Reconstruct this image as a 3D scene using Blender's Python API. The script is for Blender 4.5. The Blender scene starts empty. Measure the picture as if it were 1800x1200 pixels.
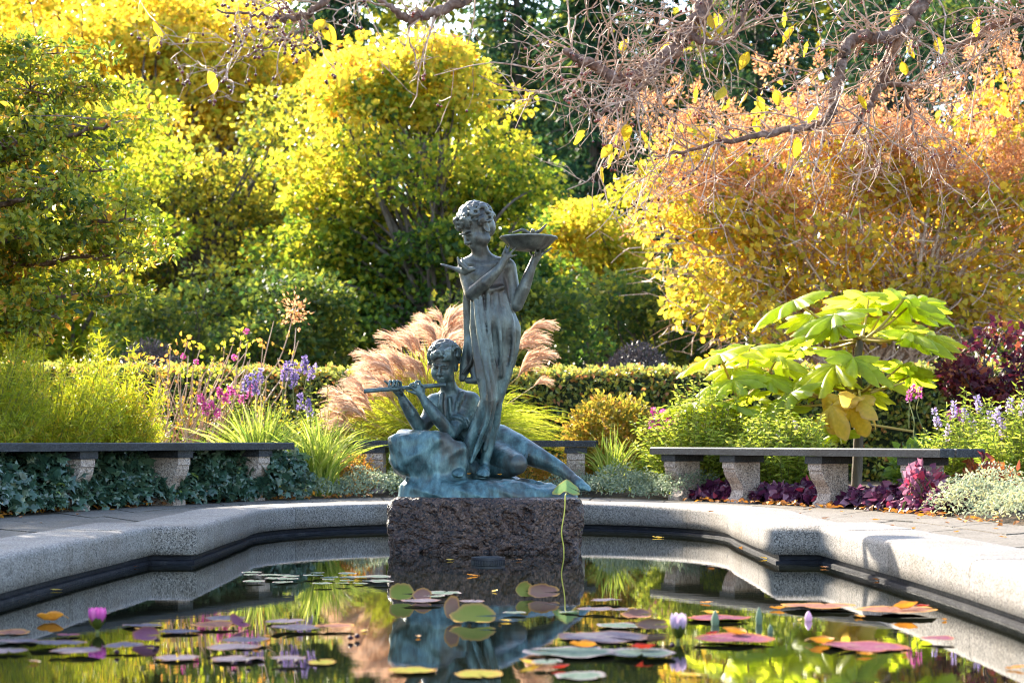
import bpy, math, random
import numpy as np
random.seed(11)
rng = np.random.default_rng(11)
scn = bpy.context.scene
col = scn.collection
R = math.radians
# ------------------------------------------------------------------ camera, sky, sun, exposure
F = 3250.0            # focal length in photo pixels (1800 px wide)
EYE = 0.425           # eye height above the paving (z = 0)
HOR = 775.0           # horizon row in the photograph
cam_d = bpy.data.cameras.new("camera"); cam = bpy.data.objects.new("camera", cam_d); col.objects.link(cam)
cam.location = (0, 0, EYE); cam.rotation_euler = (R(90), 0, 0)
cam_d.sensor_width = 36.0; cam_d.lens = 36.0 * F / 1800.0
cam_d.shift_y = (HOR - 600.0) / 1800.0
cam_d.clip_start = 0.1; cam_d.clip_end = 1500
cam_d.dof.use_dof = True; cam_d.dof.focus_distance = 10.1; cam_d.dof.aperture_fstop = 4.0
scn.camera = cam
SUN_H = np.array([-0.56, 0.83]); SUN_H = SUN_H / np.linalg.norm(SUN_H); SUN_EL = R(29.5)
world = bpy.data.worlds.new("World"); scn.world = world; world.use_nodes = True
wn = world.node_tree.nodes; wl = world.node_tree.links; wn.clear()
sky = wn.new("ShaderNodeTexSky"); sky.sky_type = 'NISHITA'; sky.sun_disc = False
sky.sun_elevation = SUN_EL; sky.sun_rotation = math.atan2(SUN_H[0], SUN_H[1])
sky.air_density = 1.0; sky.dust_density = 1.2; sky.ozone_density = 1.0
bg = wn.new("ShaderNodeBackground"); bg.inputs[1].default_value = 0.15
wo = wn.new("ShaderNodeOutputWorld"); wl.new(sky.outputs[0], bg.inputs[0]); wl.new(bg.outputs[0], wo.inputs[0])
sun_d = bpy.data.lights.new("sun", 'SUN'); sun_d.energy = 4.0; sun_d.angle = R(0.53); sun_d.color = (1.0, 0.91, 0.74)
sun = bpy.data.objects.new("sun", sun_d); col.objects.link(sun)
from mathutils import Vector, Matrix
SUN_DIR = Vector((SUN_H[0]*math.cos(SUN_EL), SUN_H[1]*math.cos(SUN_EL), math.sin(SUN_EL)))
sun.rotation_euler = SUN_DIR.to_track_quat('Z', 'Y').to_euler(); sun.location = (-8, 10, 12)
scn.view_settings.view_transform = 'Standard'; scn.view_settings.look = 'None'
scn.view_settings.exposure = 2.48; scn.view_settings.gamma = 1.0
scn.render.engine = 'CYCLES'
scn.cycles.use_denoising = True; scn.cycles.filter_width = 1.05
scn.cycles.max_bounces = 7; scn.cycles.transmission_bounces = 4; scn.cycles.diffuse_bounces = 3
scn.cycles.glossy_bounces = 3; scn.cycles.caustics_reflective = False; scn.cycles.caustics_refractive = False
scn.cycles.sample_clamp_indirect = 6.0

def P(px, py, D):                       # photo pixel at depth D -> world point
    return np.array([(px - 900.0) * D / F, D, EYE - (py - HOR) * D / F])
def G(px, py, z=0.0):                   # photo pixel on the level z
    return P(px, py, F * (EYE - z) / (py - HOR))
WZ = -0.163                             # water level
def nrm(a):
    return a / np.maximum(np.linalg.norm(a, axis=-1, keepdims=True), 1e-9)

# ------------------------------------------------------------------ object helpers
def tag(o, label=None, cat=None, group=None, kind=None):
    if label: o["label"] = label
    if cat: o["category"] = cat
    if group: o["group"] = group
    if kind: o["kind"] = kind
    return o
def thing(name, label, cat, loc=(0, 0, 0), group=None):
    o = bpy.data.objects.new(name, None); col.objects.link(o)
    o.location = tuple(float(c) for c in loc); o.empty_display_size = 0.1
    return tag(o, label, cat, group)
def make_mesh(name, V, Fs, mat, attrs=None, smooth=False):
    """V (n,3); Fs list of (m,k) int arrays; attrs {name: per-vertex float array}"""
    V = np.asarray(V, np.float32)
    me = bpy.data.meshes.new(name)
    me.vertices.add(len(V)); me.vertices.foreach_set("co", V.ravel())
    loops = np.concatenate([np.asarray(f, np.int32).ravel() for f in Fs]) if Fs else np.zeros(0, np.int32)
    tot = np.concatenate([np.full(len(f), np.asarray(f).shape[1], np.int32) for f in Fs]) if Fs else np.zeros(0, np.int32)
    start = np.concatenate([[0], np.cumsum(tot)[:-1]]).astype(np.int32) if len(tot) else tot
    me.loops.add(len(loops)); me.loops.foreach_set("vertex_index", loops)
    me.polygons.add(len(tot)); me.polygons.foreach_set("loop_start", start); me.polygons.foreach_set("loop_total", tot)
    me.polygons.foreach_set("use_smooth", np.full(len(tot), bool(smooth)))
    for k, a in (attrs or {}).items():
        at = me.attributes.new(k, 'FLOAT', 'POINT'); at.data.foreach_set("value", np.asarray(a, np.float32))
    me.update(); me.validate(verbose=False)
    if mat: me.materials.append(mat)
    return me
def link(name, me, parent=None, loc=None, rot=None, scale=None):
    o = bpy.data.objects.new(name, me); col.objects.link(o)
    if parent: o.parent = parent
    if loc is not None: o.location = tuple(float(c) for c in loc)
    if rot is not None: o.rotation_euler = rot
    if scale is not None: o.scale = (scale,) * 3 if np.isscalar(scale) else scale
    return o
def part(name, V, Fs, mat, parent=None, attrs=None, smooth=False):
    """V in world space; stored relative to the parent's base"""
    V = np.asarray(V, np.float64)
    if parent is not None:
        p = parent; off = np.zeros(3)
        while p is not None: off += np.array(p.location); p = p.parent
        V = V - off
    return link(name, make_mesh(name, V, Fs, mat, attrs, smooth), parent)
class MB:
    """collects shapes for one mesh"""
    def __init__(s): s.V = []; s.F = {}; s.n = 0; s.A = []
    def add(s, V, Fs, a=0.0):
        V = np.asarray(V, float)
        for f in Fs:
            f = np.asarray(f)
            if len(f): s.F.setdefault(f.shape[1], []).append(f + s.n)
        s.V.append(V); s.n += len(V)
        s.A.append(np.full(len(V), a) if np.isscalar(a) else np.asarray(a, float))
    def arrays(s): return np.concatenate(s.V), [np.concatenate(x) for x in s.F.values()], np.concatenate(s.A)
    def build(s, name, mat, parent=None, smooth=False):
        V, Fs, A = s.arrays()
        return part(name, V, Fs, mat, parent, {"v": A}, smooth)
def tube(pts, rad, sides=6, cap=True):
    pts = np.asarray(pts, float); n = len(pts); rad = np.broadcast_to(np.asarray(rad, float), (n,))
    T = nrm(np.gradient(pts, axis=0)); ref = np.array([0.3, 0.2, 0.93])
    if abs(T[0] @ ref) > 0.95: ref = np.array([1.0, 0, 0])
    U = nrm(np.cross(T, ref)); W = np.cross(T, U)
    a = np.linspace(0, 2*math.pi, sides, endpoint=False)
    V = pts[:, None, :] + rad[:, None, None] * (np.cos(a)[None, :, None]*U[:, None, :] + np.sin(a)[None, :, None]*W[:, None, :])
    V = V.reshape(-1, 3); i = np.arange(n-1)[:, None]*sides; j = np.arange(sides)[None, :]; j2 = (j+1) % sides
    Fq = np.stack([i+j, i+j2, i+sides+j2, i+sides+j], -1).reshape(-1, 4)
    Fs = [Fq]
    if cap: Fs.append(np.stack([np.arange(sides)[::-1], (n-1)*sides+np.arange(sides)]))
    return V, Fs
def box(lo, hi):
    x0, y0, z0 = lo; x1, y1, z1 = hi
    V = np.array([[x0,y0,z0],[x1,y0,z0],[x1,y1,z0],[x0,y1,z0],[x0,y0,z1],[x1,y0,z1],[x1,y1,z1],[x0,y1,z1]], float)
    return V, [np.array([[0,3,2,1],[4,5,6,7],[0,1,5,4],[1,2,6,5],[2,3,7,6],[3,0,4,7]])]
def bez(pts, n=12):                      # smooth polyline through points (Catmull-Rom)
    pts = np.asarray(pts, float); Q = np.vstack([2*pts[0]-pts[1], pts, 2*pts[-1]-pts[-2]]); out = []
    for i in range(1, len(Q)-2):
        t = np.linspace(0, 1, n, endpoint=(i == len(Q)-3))[:, None]
        a, b, c, d = Q[i-1], Q[i], Q[i+1], Q[i+2]
        out.append(0.5*((2*b) + (-a+c)*t + (2*a-5*b+4*c-d)*t**2 + (-a+3*b-3*c+d)*t**3))
    return np.vstack(out)
def bezr(pts, n=12):                     # same for points with a radius in column 3
    q = bez(pts, n); return q[:, :3], q[:, 3]
# ------------------------------------------------------------------ leaf templates: (x along leaf 0..1, y across -.5...5, z fold)
LEAF = {
 'quad': np.array([[0,0,0],[.5,-.5,.12],[1,0,-.08],[.5,.5,.12]]),
 'oval': np.array([[0,0,0],[.3,-.42,.1],[.68,-.36,.06],[1,0,-.12],[.68,.36,.06],[.3,.42,.1]]),
 'lance': np.array([[0,0,0],[.28,-.5,.05],[.62,-.36,.02],[1,0,-.2],[.62,.36,.02],[.28,.5,.05]]),
 'ivy': np.array([[0,0,0],[-.05,-.38,-.06],[.32,-.3,.05],[.5,-.55,-.06],[.62,-.2,.05],[1,0,-.1],[.62,.2,.05],[.5,.55,-.06],[.32,.3,.05],[-.05,.38,-.06]]),
 'heart': np.array([[.08,0,0],[-.06,-.25,.04],[.1,-.5,.08],[.45,-.46,.06],[.8,-.2,-.02],[1,0,-.1],[.8,.2,-.02],[.45,.46,.06],[.1,.5,.08],[-.06,.25,.04]]),
}
def leaves(C, U, N, L, W, v, shape='quad'):
    """arrays of leaves -> V, Fs, A"""
    T = LEAF[shape]; k = len(T); n = len(C)
    U = nrm(U); N = nrm(N - (N*U).sum(-1, keepdims=True)*U); S = np.cross(N, U)
    L = np.broadcast_to(L, (n,))[:, None, None]; W = np.broadcast_to(W, (n,))[:, None, None]
    V = C[:, None, :] + L*T[None, :, 0:1]*U[:, None, :] + W*T[None, :, 1:2]*S[:, None, :] + L*T[None, :, 2:3]*N[:, None, :]
    Fc = np.arange(n*k).reshape(n, k)
    return V.reshape(-1, 3), [Fc], np.repeat(np.broadcast_to(v, (n,)), k)
def rdir(n, up=0.0):
    d = rng.normal(size=(n, 3)); d[:, 2] += up; return nrm(d)
def ribbon_set(paths, widths, v):
    """paths (n,k,3) ribbons, widths (n,k)"""
    n, k, _ = paths.shape
    T = nrm(np.gradient(paths, axis=1)); S = nrm(np.cross(T, np.array([0.12, 0.95, 0.28]) + 0.5*rng.normal(size=(n, 1, 3))))
    A = paths - S*widths[..., None]/2; B = paths + S*widths[..., None]/2
    V = np.stack([A, B], 2).reshape(-1, 3)
    base = (np.arange(n)*2*k)[:, None] + (np.arange(k-1)*2)[None, :]
    Fq = np.stack([base, base+1, base+3, base+2], -1).reshape(-1, 4)
    return V, [Fq], np.repeat(np.broadcast_to(v, (n,)), 2*k)
def snoise(Pt, freq, seed=0, n=7):
    r = np.random.default_rng(seed); out = 0
    for i in range(n):
        d = nrm(r.normal(size=3)) * freq * r.uniform(.6, 1.7); out = out + np.sin(Pt @ d + r.uniform(0, 6.28))
    return out / n**.5
# ------------------------------------------------------------------ materials
def new_mat(name):
    m = bpy.data.materials.new(name); m.use_nodes = True; nt = m.node_tree
    b = nt.nodes["Principled BSDF"]; return m, nt, nt.nodes, nt.links, b
def ramp(nodes, stops):
    r = nodes.new("ShaderNodeValToRGB"); e = r.color_ramp.elements
    while len(e) > 1: e.remove(e[-1])
    e[0].position = stops[0][0]; e[0].color = (*stops[0][1], 1)
    for p, c in stops[1:]:
        x = e.new(p); x.color = (*c, 1)
    return r
def leaf_mat(name, stops, trans=0.45, rough=0.5, spec=0.35, tsat=1.02, tval=1.25):
    m, nt, nd, lk, b = new_mat(name)
    at = nd.new("ShaderNodeAttribute"); at.attribute_name = "v"
    r = ramp(nd, stops); lk.new(at.outputs["Fac"], r.inputs[0])
    nz = nd.new("ShaderNodeTexNoise"); nz.inputs["Scale"].default_value = 9.0; nz.inputs["Detail"].default_value = 3
    tc = nd.new("ShaderNodeTexCoord"); lk.new(tc.outputs["Object"], nz.inputs["Vector"])
    hs = nd.new("ShaderNodeHueSaturation"); lk.new(r.outputs[0], hs.inputs["Color"])
    mr = nd.new("ShaderNodeMapRange"); mr.inputs[3].default_value = 0.72; mr.inputs[4].default_value = 1.25
    lk.new(nz.outputs[0], mr.inputs[0]); lk.new(mr.outputs[0], hs.inputs["Value"])
    lk.new(hs.outputs[0], b.inputs["Base Color"]); b.inputs["Roughness"].default_value = rough
    b.inputs["Specular IOR Level"].default_value = spec
    h2 = nd.new("ShaderNodeHueSaturation"); h2.inputs["Saturation"].default_value = tsat; h2.inputs["Value"].default_value = tval
    lk.new(hs.outputs[0], h2.inputs["Color"])
    t = nd.new("ShaderNodeBsdfTranslucent"); lk.new(h2.outputs[0], t.inputs["Color"])
    mx = nd.new("ShaderNodeMixShader"); mx.inputs[0].default_value = trans
    lk.new(b.outputs[0], mx.inputs[1]); lk.new(t.outputs[0], mx.inputs[2])
    lk.new(mx.outputs[0], nd["Material Output"].inputs["Surface"]); return m
def noise_mat(name, stops, scale=8.0, detail=6, rough=0.8, bump=0.3, bscale=None, spec=0.3, metallic=0.0, dist=0.01, stretch=(1, 1, 1), nrough=0.6):
    m, nt, nd, lk, b = new_mat(name)
    tc = nd.new("ShaderNodeTexCoord"); mp = nd.new("ShaderNodeMapping"); mp.inputs["Scale"].default_value = stretch
    lk.new(tc.outputs["Object"], mp.inputs[0])
    nz = nd.new("ShaderNodeTexNoise"); nz.inputs["Scale"].default_value = scale; nz.inputs["Detail"].default_value = detail; nz.inputs["Roughness"].default_value = nrough
    lk.new(mp.outputs[0], nz.inputs["Vector"])
    r = ramp(nd, stops); lk.new(nz.outputs[0], r.inputs[0]); lk.new(r.outputs[0], b.inputs["Base Color"])
    b.inputs["Roughness"].default_value = rough; b.inputs["Specular IOR Level"].default_value = spec; b.inputs["Metallic"].default_value = metallic
    if bump:
        n2 = nd.new("ShaderNodeTexNoise"); n2.inputs["Scale"].default_value = bscale or scale*2; n2.inputs["Detail"].default_value = 6
        lk.new(mp.outputs[0], n2.inputs["Vector"])
        bp = nd.new("ShaderNodeBump"); bp.inputs["Strength"].default_value = bump; bp.inputs["Distance"].default_value = dist
        lk.new(n2.outputs[0], bp.inputs["Height"]); lk.new(bp.outputs[0], b.inputs["Normal"])
    return m
def speckle_mat(name, base, dark, light, scale=260, rough=0.75, bump=0.25, stain=None, bdist=.006, bsc=90):
    """granite: fine crystals over slow stains"""
    m, nt, nd, lk, b = new_mat(name)
    tc = nd.new("ShaderNodeTexCoord")
    geo = nd.new("ShaderNodeNewGeometry")
    vo = nd.new("ShaderNodeTexVoronoi"); vo.inputs["Scale"].default_value = scale; lk.new(geo.outputs["Position"], vo.inputs["Vector"])
    sp = nd.new("ShaderNodeSeparateColor"); lk.new(vo.outputs["Color"], sp.inputs[0])
    r = ramp(nd, [(0, dark), (.22, dark), (.34, base), (.72, base), (.85, light), (1, light)]); lk.new(sp.outputs[0], r.inputs[0])
    nz = nd.new("ShaderNodeTexNoise"); nz.inputs["Scale"].default_value = 2.6; nz.inputs["Detail"].default_value = 7; nz.inputs["Roughness"].default_value = .65
    lk.new(geo.outputs["Position"], nz.inputs["Vector"])
    r2 = ramp(nd, [(.3, stain or (.62, .55, .46)), (.55, (1, 1, 1))]); lk.new(nz.outputs[0], r2.inputs[0])
    mx = nd.new("ShaderNodeMix"); mx.data_type = 'RGBA'; mx.blend_type = 'MULTIPLY'; mx.inputs[0].default_value = .75
    lk.new(r.outputs[0], mx.inputs[6]); lk.new(r2.outputs[0], mx.inputs[7]); lk.new(mx.outputs[2], b.inputs["Base Color"])
    b.inputs["Roughness"].default_value = rough; b.inputs["Specular IOR Level"].default_value = .3
    n2 = nd.new("ShaderNodeTexNoise"); n2.inputs["Scale"].default_value = bsc; n2.inputs["Detail"].default_value = 5; lk.new(geo.outputs["Position"], n2.inputs["Vector"])
    bp = nd.new("ShaderNodeBump"); bp.inputs["Strength"].default_value = bump; bp.inputs["Distance"].default_value = bdist
    lk.new(n2.outputs[0], bp.inputs["Height"]); lk.new(bp.outputs[0], b.inputs["Normal"])
    return m
M = {}
M['rim'] = speckle_mat('rim_granite', (.19, .168, .15), (.062, .056, .053), (.30, .27, .245), scale=210, stain=(.66, .58, .48))
M['support'] = speckle_mat('bench_granite', (.36, .28, .23), (.14, .11, .10), (.52, .44, .38), scale=170, stain=(.7, .6, .5))
M['plank'] = speckle_mat('bench_slab_stone', (.032, .034, .039), (.014, .014, .017), (.075, .076, .082), scale=260, rough=.5, bump=.1)
M['plank'].node_tree.nodes['Principled BSDF'].inputs['Specular IOR Level'].default_value = .12
M['path'] = speckle_mat('paving_stone', (.125, .104, .085), (.066, .056, .047), (.185, .158, .13), scale=150, rough=.85, bump=.35, stain=(.6, .56, .5))
M['liner'] = noise_mat('pool_liner', [(.3, (.008, .008, .011)), (.6, (.02, .02, .026)), (.75, (.07, .065, .06))], 14, 7, .6, .4, 40, spec=.15, stretch=(1, 1, 3))
M['soil'] = noise_mat('soil', [(.3, (.018, .013, .009)), (.5, (.05, .035, .022)), (.66, (.12, .07, .03)), (.8, (.2, .11, .04))], 22, 8, .95, .8, 60, dist=.03)
M['bark'] = noise_mat('bark', [(.3, (.035, .026, .02)), (.55, (.11, .085, .065)), (.75, (.2, .17, .14))], 9, 8, .9, .8, 30, stretch=(1, 1, .25), dist=.02)
M['bark_red'] = noise_mat('crabapple_bark', [(.3, (.06, .034, .026)), (.5, (.17, .10, .075)), (.72, (.34, .24, .19))], 30, 8, .8, .7, 80, dist=.008)
M['twig'] = noise_mat('twig', [(.3, (.18, .10, .07)), (.5, (.44, .28, .19)), (.7, (.68, .50, .40))], 40, 4, .7, 0)
M['stem_green'] = noise_mat('green_stem', [(.3, (.09, .11, .02)), (.7, (.22, .2, .05))], 12, 4, .6, 0)
M['cane'] = noise_mat('rose_cane', [(.3, (.32, .17, .11)), (.55, (.54, .36, .24)), (.75, (.64, .5, .35))], 10, 4, .6, 0)
M['stalk'] = noise_mat('leaf_stalk', [(.3, (.26, .2, .05)), (.7, (.42, .26, .07))], 10, 4, .55, 0)
M['black'] = noise_mat('black_plastic', [(.3, (.008, .008, .012)), (.7, (.02, .02, .03))], 20, 3, .35, 0)
def lm(k, *a, **kw): M[k] = leaf_mat(k, *a, **kw)
GOLD = (.60, .41, .045); YEL = (.58, .44, .05); YG = (.34, .345, .025); GR = (.10, .17, .02); DG = (.035, .075, .016); OL = (.17, .18, .022); OR = (.58, .25, .03)
lm('lf_gold', [(0, OL), (.18, YG), (.4, YEL), (.75, GOLD), (1, (.66, .50, .06))], trans=.68, tval=1.4)
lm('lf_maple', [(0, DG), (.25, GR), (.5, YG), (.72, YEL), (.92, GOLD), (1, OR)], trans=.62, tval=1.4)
lm('lf_olive', [(0, DG), (.3, (.09, .12, .02)), (.55, OL), (.8, (.36, .33, .03)), (1, YEL)], trans=.6, tval=1.4)
lm('lf_lime', [(0, GR), (.3, (.22, .3, .02)), (.6, YG), (.85, YEL), (1, GOLD)], trans=.65, tval=1.35)
lm('lf_orange', [(0, OL), (.2, YG), (.4, YEL), (.7, GOLD), (.9, (.6, .33, .04)), (1, (.5, .2, .05))], trans=.6, tval=1.35)
lm('lf_dark', [(0, (.012, .035, .02)), (.5, (.03, .07, .03)), (.85, (.06, .11, .03)), (1, (.16, .19, .03))], trans=.35, spec=.08)
lm('lf_fore', [(0, DG), (.3, (.12, .17, .02)), (.6, (.26, .28, .025)), (.85, (.48, .40, .03)), (1, (.55, .26, .04))], trans=.5, spec=.5, rough=.4)
lm('lf_hedge', [(0, (.05, .09, .03)), (.4, (.12, .17, .04)), (.75, (.33, .33, .06)), (.92, (.5, .38, .06)), (1, (.5, .2, .06))], trans=.5, spec=.6, rough=.33)
lm('lf_feather', [(0, (.14, .18, .012)), (.5, (.32, .36, .02)), (.8, (.48, .43, .03)), (1, (.55, .33, .03))], trans=.55)
lm('lf_grass', [(0, (.16, .2, .02)), (.5, (.36, .4, .03)), (.85, (.52, .48, .06)), (1, (.6, .5, .2))], trans=.5)
lm('lf_strap', [(0, (.1, .17, .03)), (.5, (.3, .36, .04)), (1, (.55, .52, .14))], trans=.5)
lm('plume', [(0, (.40, .22, .13)), (.5, (.58, .37, .25)), (1, (.72, .54, .40))], trans=.5, spec=.2)
lm('lf_rice', [(0, (.22, .29, .02)), (.5, (.36, .42, .025)), (1, (.48, .50, .04))], trans=.72, tval=1.5, spec=.5, rough=.42)
lm('lf_dead', [(0, (.55, .40, .04)), (.6, (.6, .40, .06)), (1, (.52, .30, .12))], trans=.6, tval=1.4)
lm('lf_ivy', [(0, (.018, .045, .028)), (.45, (.04, .085, .05)), (.8, (.085, .13, .07)), (.95, (.24, .26, .16)), (1, (.2, .26, .05))], trans=.15, spec=.6, rough=.32)
lm('lf_purple', [(0, (.035, .008, .025)), (.45, (.10, .018, .06)), (.75, (.2, .06, .12)), (.93, (.42, .2, .27)), (1, (.4, .04, .08))], trans=.35, spec=.5, rough=.4)
lm('lf_silver', [(0, (.09, .13, .08)), (.5, (.22, .27, .17)), (.85, (.40, .42, .26)), (1, (.5, .44, .2))], trans=.35)
lm('lf_red', [(0, (.035, .008, .02)), (.5, (.10, .015, .03)), (.75, (.16, .03, .03)), (1, (.42, .14, .04))], trans=.45)
lm('lf_salvia', [(0, (.08, .14, .02)), (.5, (.2, .27, .03)), (.85, (.38, .42, .05)), (1, (.5, .48, .08))], trans=.5)
lm('lf_rust', [(0, OL), (.35, (.32, .24, .03)), (.65, (.5, .3, .05)), (1, (.5, .2, .06))], trans=.5)
lm('fl_violet', [(0, (.14, .09, .26)), (.6, (.26, .19, .42)), (1, (.42, .34, .5))], trans=.4)
lm('fl_pink', [(0, (.45, .05, .25)), (.6, (.62, .12, .4)), (1, (.7, .32, .45))], trans=.45)
lm('fl_pale', [(0, (.42, .26, .40)), (.5, (.60, .46, .56)), (1, (.72, .64, .66))], trans=.5)
lm('fl_lilac', [(0, (.38, .28, .52)), (1, (.62, .52, .7))], trans=.4)
lm('seed', [(0, (.48, .20, .08)), (.6, (.62, .31, .14)), (1, (.7, .42, .22))], trans=.5, spec=.15)
lm('lf_litter', [(0, (.22, .09, .03)), (.4, (.45, .17, .03)), (.75, (.6, .26, .03)), (1, (.62, .45, .08))], trans=.25)
lm('lf_mound', [(0, (.035, .03, .035)), (.6, (.07, .055, .06)), (1, (.12, .09, .085))], trans=.1)
# ------------------------------------------------------------------ the setting: pool, paving, beds
XC, YC = -0.13, 10.85
def side_x(y): return 1.60 + 0.115*math.sin((8.9-y)/5.4*math.pi*0.9)**1 if y < 8.9 else 1.6
half = [(1.45, 2.3), (1.6, 3.0)] + [(side_x(y), y) for y in np.linspace(3.6, 8.9, 10)] + [(1.39, 8.9)]
ap = [(1.39, y) for y in np.linspace(9.35, 10.6, 4)] + [(1.47*math.cos(a)*(.955+.045*math.sin(a)), YC+1.5*math.sin(a)) for a in np.linspace(0.02, math.pi/2, 12)]
hp = half + ap
right = np.array([(XC+x, y) for x, y in hp]); left = np.array([(XC-x, y) for x, y in hp[:-1]])[::-1]
INNER = np.vstack([right, left])          # near right -> round the back -> near left
CORN = {len(half)-2, len(half)-1, len(INNER)-len(half), len(INNER)-len(half)+1}
def offset(poly, w):
    d = nrm(np.diff(poly, axis=0)); nn = np.stack([d[:, 1], -d[:, 0]], 1)     # outward for this winding
    n0 = np.vstack([nn[:1], nn]); n1 = np.vstack([nn, nn[-1:]])
    b = nrm(n0+n1); c = np.maximum((b*n0).sum(1), .55)
    return poly + b*(w/c)[:, None]
RW = 0.38
# coping stones: one swept block each
prof = [(0.0, -.122), (0.0, -.075), (0.0, -.018), (.004, -.002), (.012, .008), (.026, .014), (.05, .017), (.10, .018), (RW-.02, .018), (RW-.006, .016), (RW, .008), (RW, -.02), (RW, -.123), (RW-.01, -.125), (.01, -.125)]
rows = [offset(INNER, w) for w, z in prof]
rim = tag(bpy.data.objects.new("pool_rim", None), "pale speckled granite coping around the lily pool", kind="structure"); col.objects.link(rim)
seglen = np.linalg.norm(np.diff(INNER, axis=0), axis=1); cum = np.concatenate([[0], np.cumsum(seglen)])
def lerp_row(r, s): return np.array([np.interp(s, cum, r[:, 0]), np.interp(s, cum, r[:, 1])])
cuts = []
c_s = [cum[i] for i in sorted(CORN)]
marks = [0] + [(c_s[0])*f for f in (.2, .4, .62, .80)] + [c_s[0]*.93] + [c_s[1]+.55] + list(np.linspace(c_s[1]+1.25, c_s[2]-1.25, 5)) + [c_s[2]-.55] + [c_s[3]+(cum[-1]-c_s[3])*f for f in (.07, .20, .38, .6, .8)] + [cum[-1]]
for a, b in zip(marks[:-1], marks[1:]):
    g = .0022
    ss = np.array(sorted({a+g, b-g} | {float(c) for c in cum if a+g < c < b-g}))
    V = np.array([[*lerp_row(rows[k], s), prof[k][1] + rng.uniform(-.0004, .0004)] for s in ss for k in range(len(prof))])
    V[:, 2] += rng.uniform(-.0015, .0015)
    K = len(prof); i = np.arange(len(ss)-1)[:, None]*K; j = np.arange(K)[None, :]; j2 = (j+1) % K
    Fq = np.stack([i+j, i+j2, i+K+j2, i+K+j], -1).reshape(-1, 4)
    nv = len(V); caps = np.vstack([V[:K], V[-K:]])
    part("coping_stone", np.vstack([V, caps]), [Fq, np.stack([nv+np.arange(K)[::-1], nv+K+np.arange(K)])], M['rim'], rim, smooth=True)
# dark pool wall below the coping
wi = offset(INNER, .03); wb = offset(INNER, .0)
n = len(INNER)
V = np.vstack([np.c_[wi, np.full(n, -.121)], np.c_[wi, np.full(n, -.148)], np.c_[offset(INNER, .012), np.full(n, -.153)], np.c_[offset(INNER, .008), np.full(n, -.62)]])
i = np.arange(n-1); Fq = np.vstack([np.stack([i+k*n, i+1+k*n, i+1+(k+1)*n, i+(k+1)*n], 1) for k in range(3)])
tag(part("pool_wall", V, [Fq], M['liner']), "dark wet pool wall under the coping", kind="structure")
# near end of the pool (behind and below the frame)
tag(part("pool_floor", *box((-2.4, 1.9, -.66), (2.2, 12.8, -.62)), M['liner']), "dark pool floor", kind="structure")
def water_mat():
    m, nt, nd, lk, b = new_mat('pool_water')
    b.inputs["Base Color"].default_value = (.006, .007, .004, 1); b.inputs["Roughness"].default_value = .015
    b.inputs["IOR"].default_value = 1.38; b.inputs["Specular IOR Level"].default_value = .75
    g = nd.new("ShaderNodeNewGeometry"); mp = nd.new("ShaderNodeMapping"); mp.inputs["Scale"].default_value = (1.0, 2.2, 1)
    lk.new(g.outputs["Position"], mp.inputs[0])
    n1 = nd.new("ShaderNodeTexNoise"); n1.inputs["Scale"].default_value = 6; n1.inputs["Detail"].default_value = 3; n1.inputs["Roughness"].default_value = .6
    lk.new(mp.outputs[0], n1.inputs["Vector"])
    bp = nd.new("ShaderNodeBump"); bp.inputs["Strength"].default_value = .012; bp.inputs["Distance"].default_value = .01
    lk.new(n1.outputs[0], bp.inputs["Height"]); lk.new(bp.outputs[0], b.inputs["Normal"]); return m
M['water'] = water_mat()
wp = offset(INNER, .006); ctr = np.array([[XC, 6.5]])
V = np.c_[np.vstack([wp, [[XC, 2.3]]]), np.full(n+1, WZ)]
tag(part("water", V, [np.arange(n+1)[None, :]], M['water']), "still dark lily pool water", kind="structure")
# paving: mortar bed, then slabs one by one
OUT = np.array([(3.3, 2.4), (3.2, 5.0), (2.9, 7.0), (2.62, 8.9), (2.42, 10.6), (2.12, 11.7), (1.7, 12.55), (1.28, 13.35), (.75, 14.0), (.1, 14.35), (-.96, 14.1), (-1.94, 13.3), (-2.58, 12.0), (-2.96, 10.6), (-3.25, 8.8), (-3.5, 6.0), (-3.6, 2.4)])
ro = offset(INNER, RW+.004)
def resample(poly, m):
    c = np.concatenate([[0], np.cumsum(np.linalg.norm(np.diff(poly, axis=0), axis=1))]); s = np.linspace(0, c[-1], m)
    return np.stack([np.interp(s, c, poly[:, 0]), np.interp(s, c, poly[:, 1])], 1)
ang = lambda p: np.unwrap(np.arctan2(p[:, 1]-6.2, p[:, 0]-XC))
# sample both borders along the same rays from inside the pool
ao = ang(OUT); ar = ang(ro)
path = tag(bpy.data.objects.new("path", None), "grey stone paving around the pool", kind="structure"); col.objects.link(path)
A = np.linspace(max(ao[0], ar[0])+.01, min(ao[-1], ar[-1])-.01, 400)
def ray_pts(poly, aa): return np.stack([np.interp(A, aa, poly[:, 0]), np.interp(A, aa, poly[:, 1])], 1)
RI, RO = ray_pts(ro, ar), ray_pts(OUT, ao)
V = np.vstack([np.c_[RI - .10*nrm(RO-RI), np.full(400, -.014)], np.c_[RO, np.full(400, -.014)]]); i = np.arange(399)
part("mortar_bed", V, [np.stack([i, i+400, i+401, i+1], 1)], noise_mat('mossy_joint', [(.35, (.03, .028, .02)), (.6, (.09, .10, .02)), (.75, (.2, .19, .03))], 12, 6, .95, .4), path)
mid = (RI+RO)/2; cl = np.concatenate([[0], np.cumsum(np.linalg.norm(np.diff(mid, axis=0), axis=1))])
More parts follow.
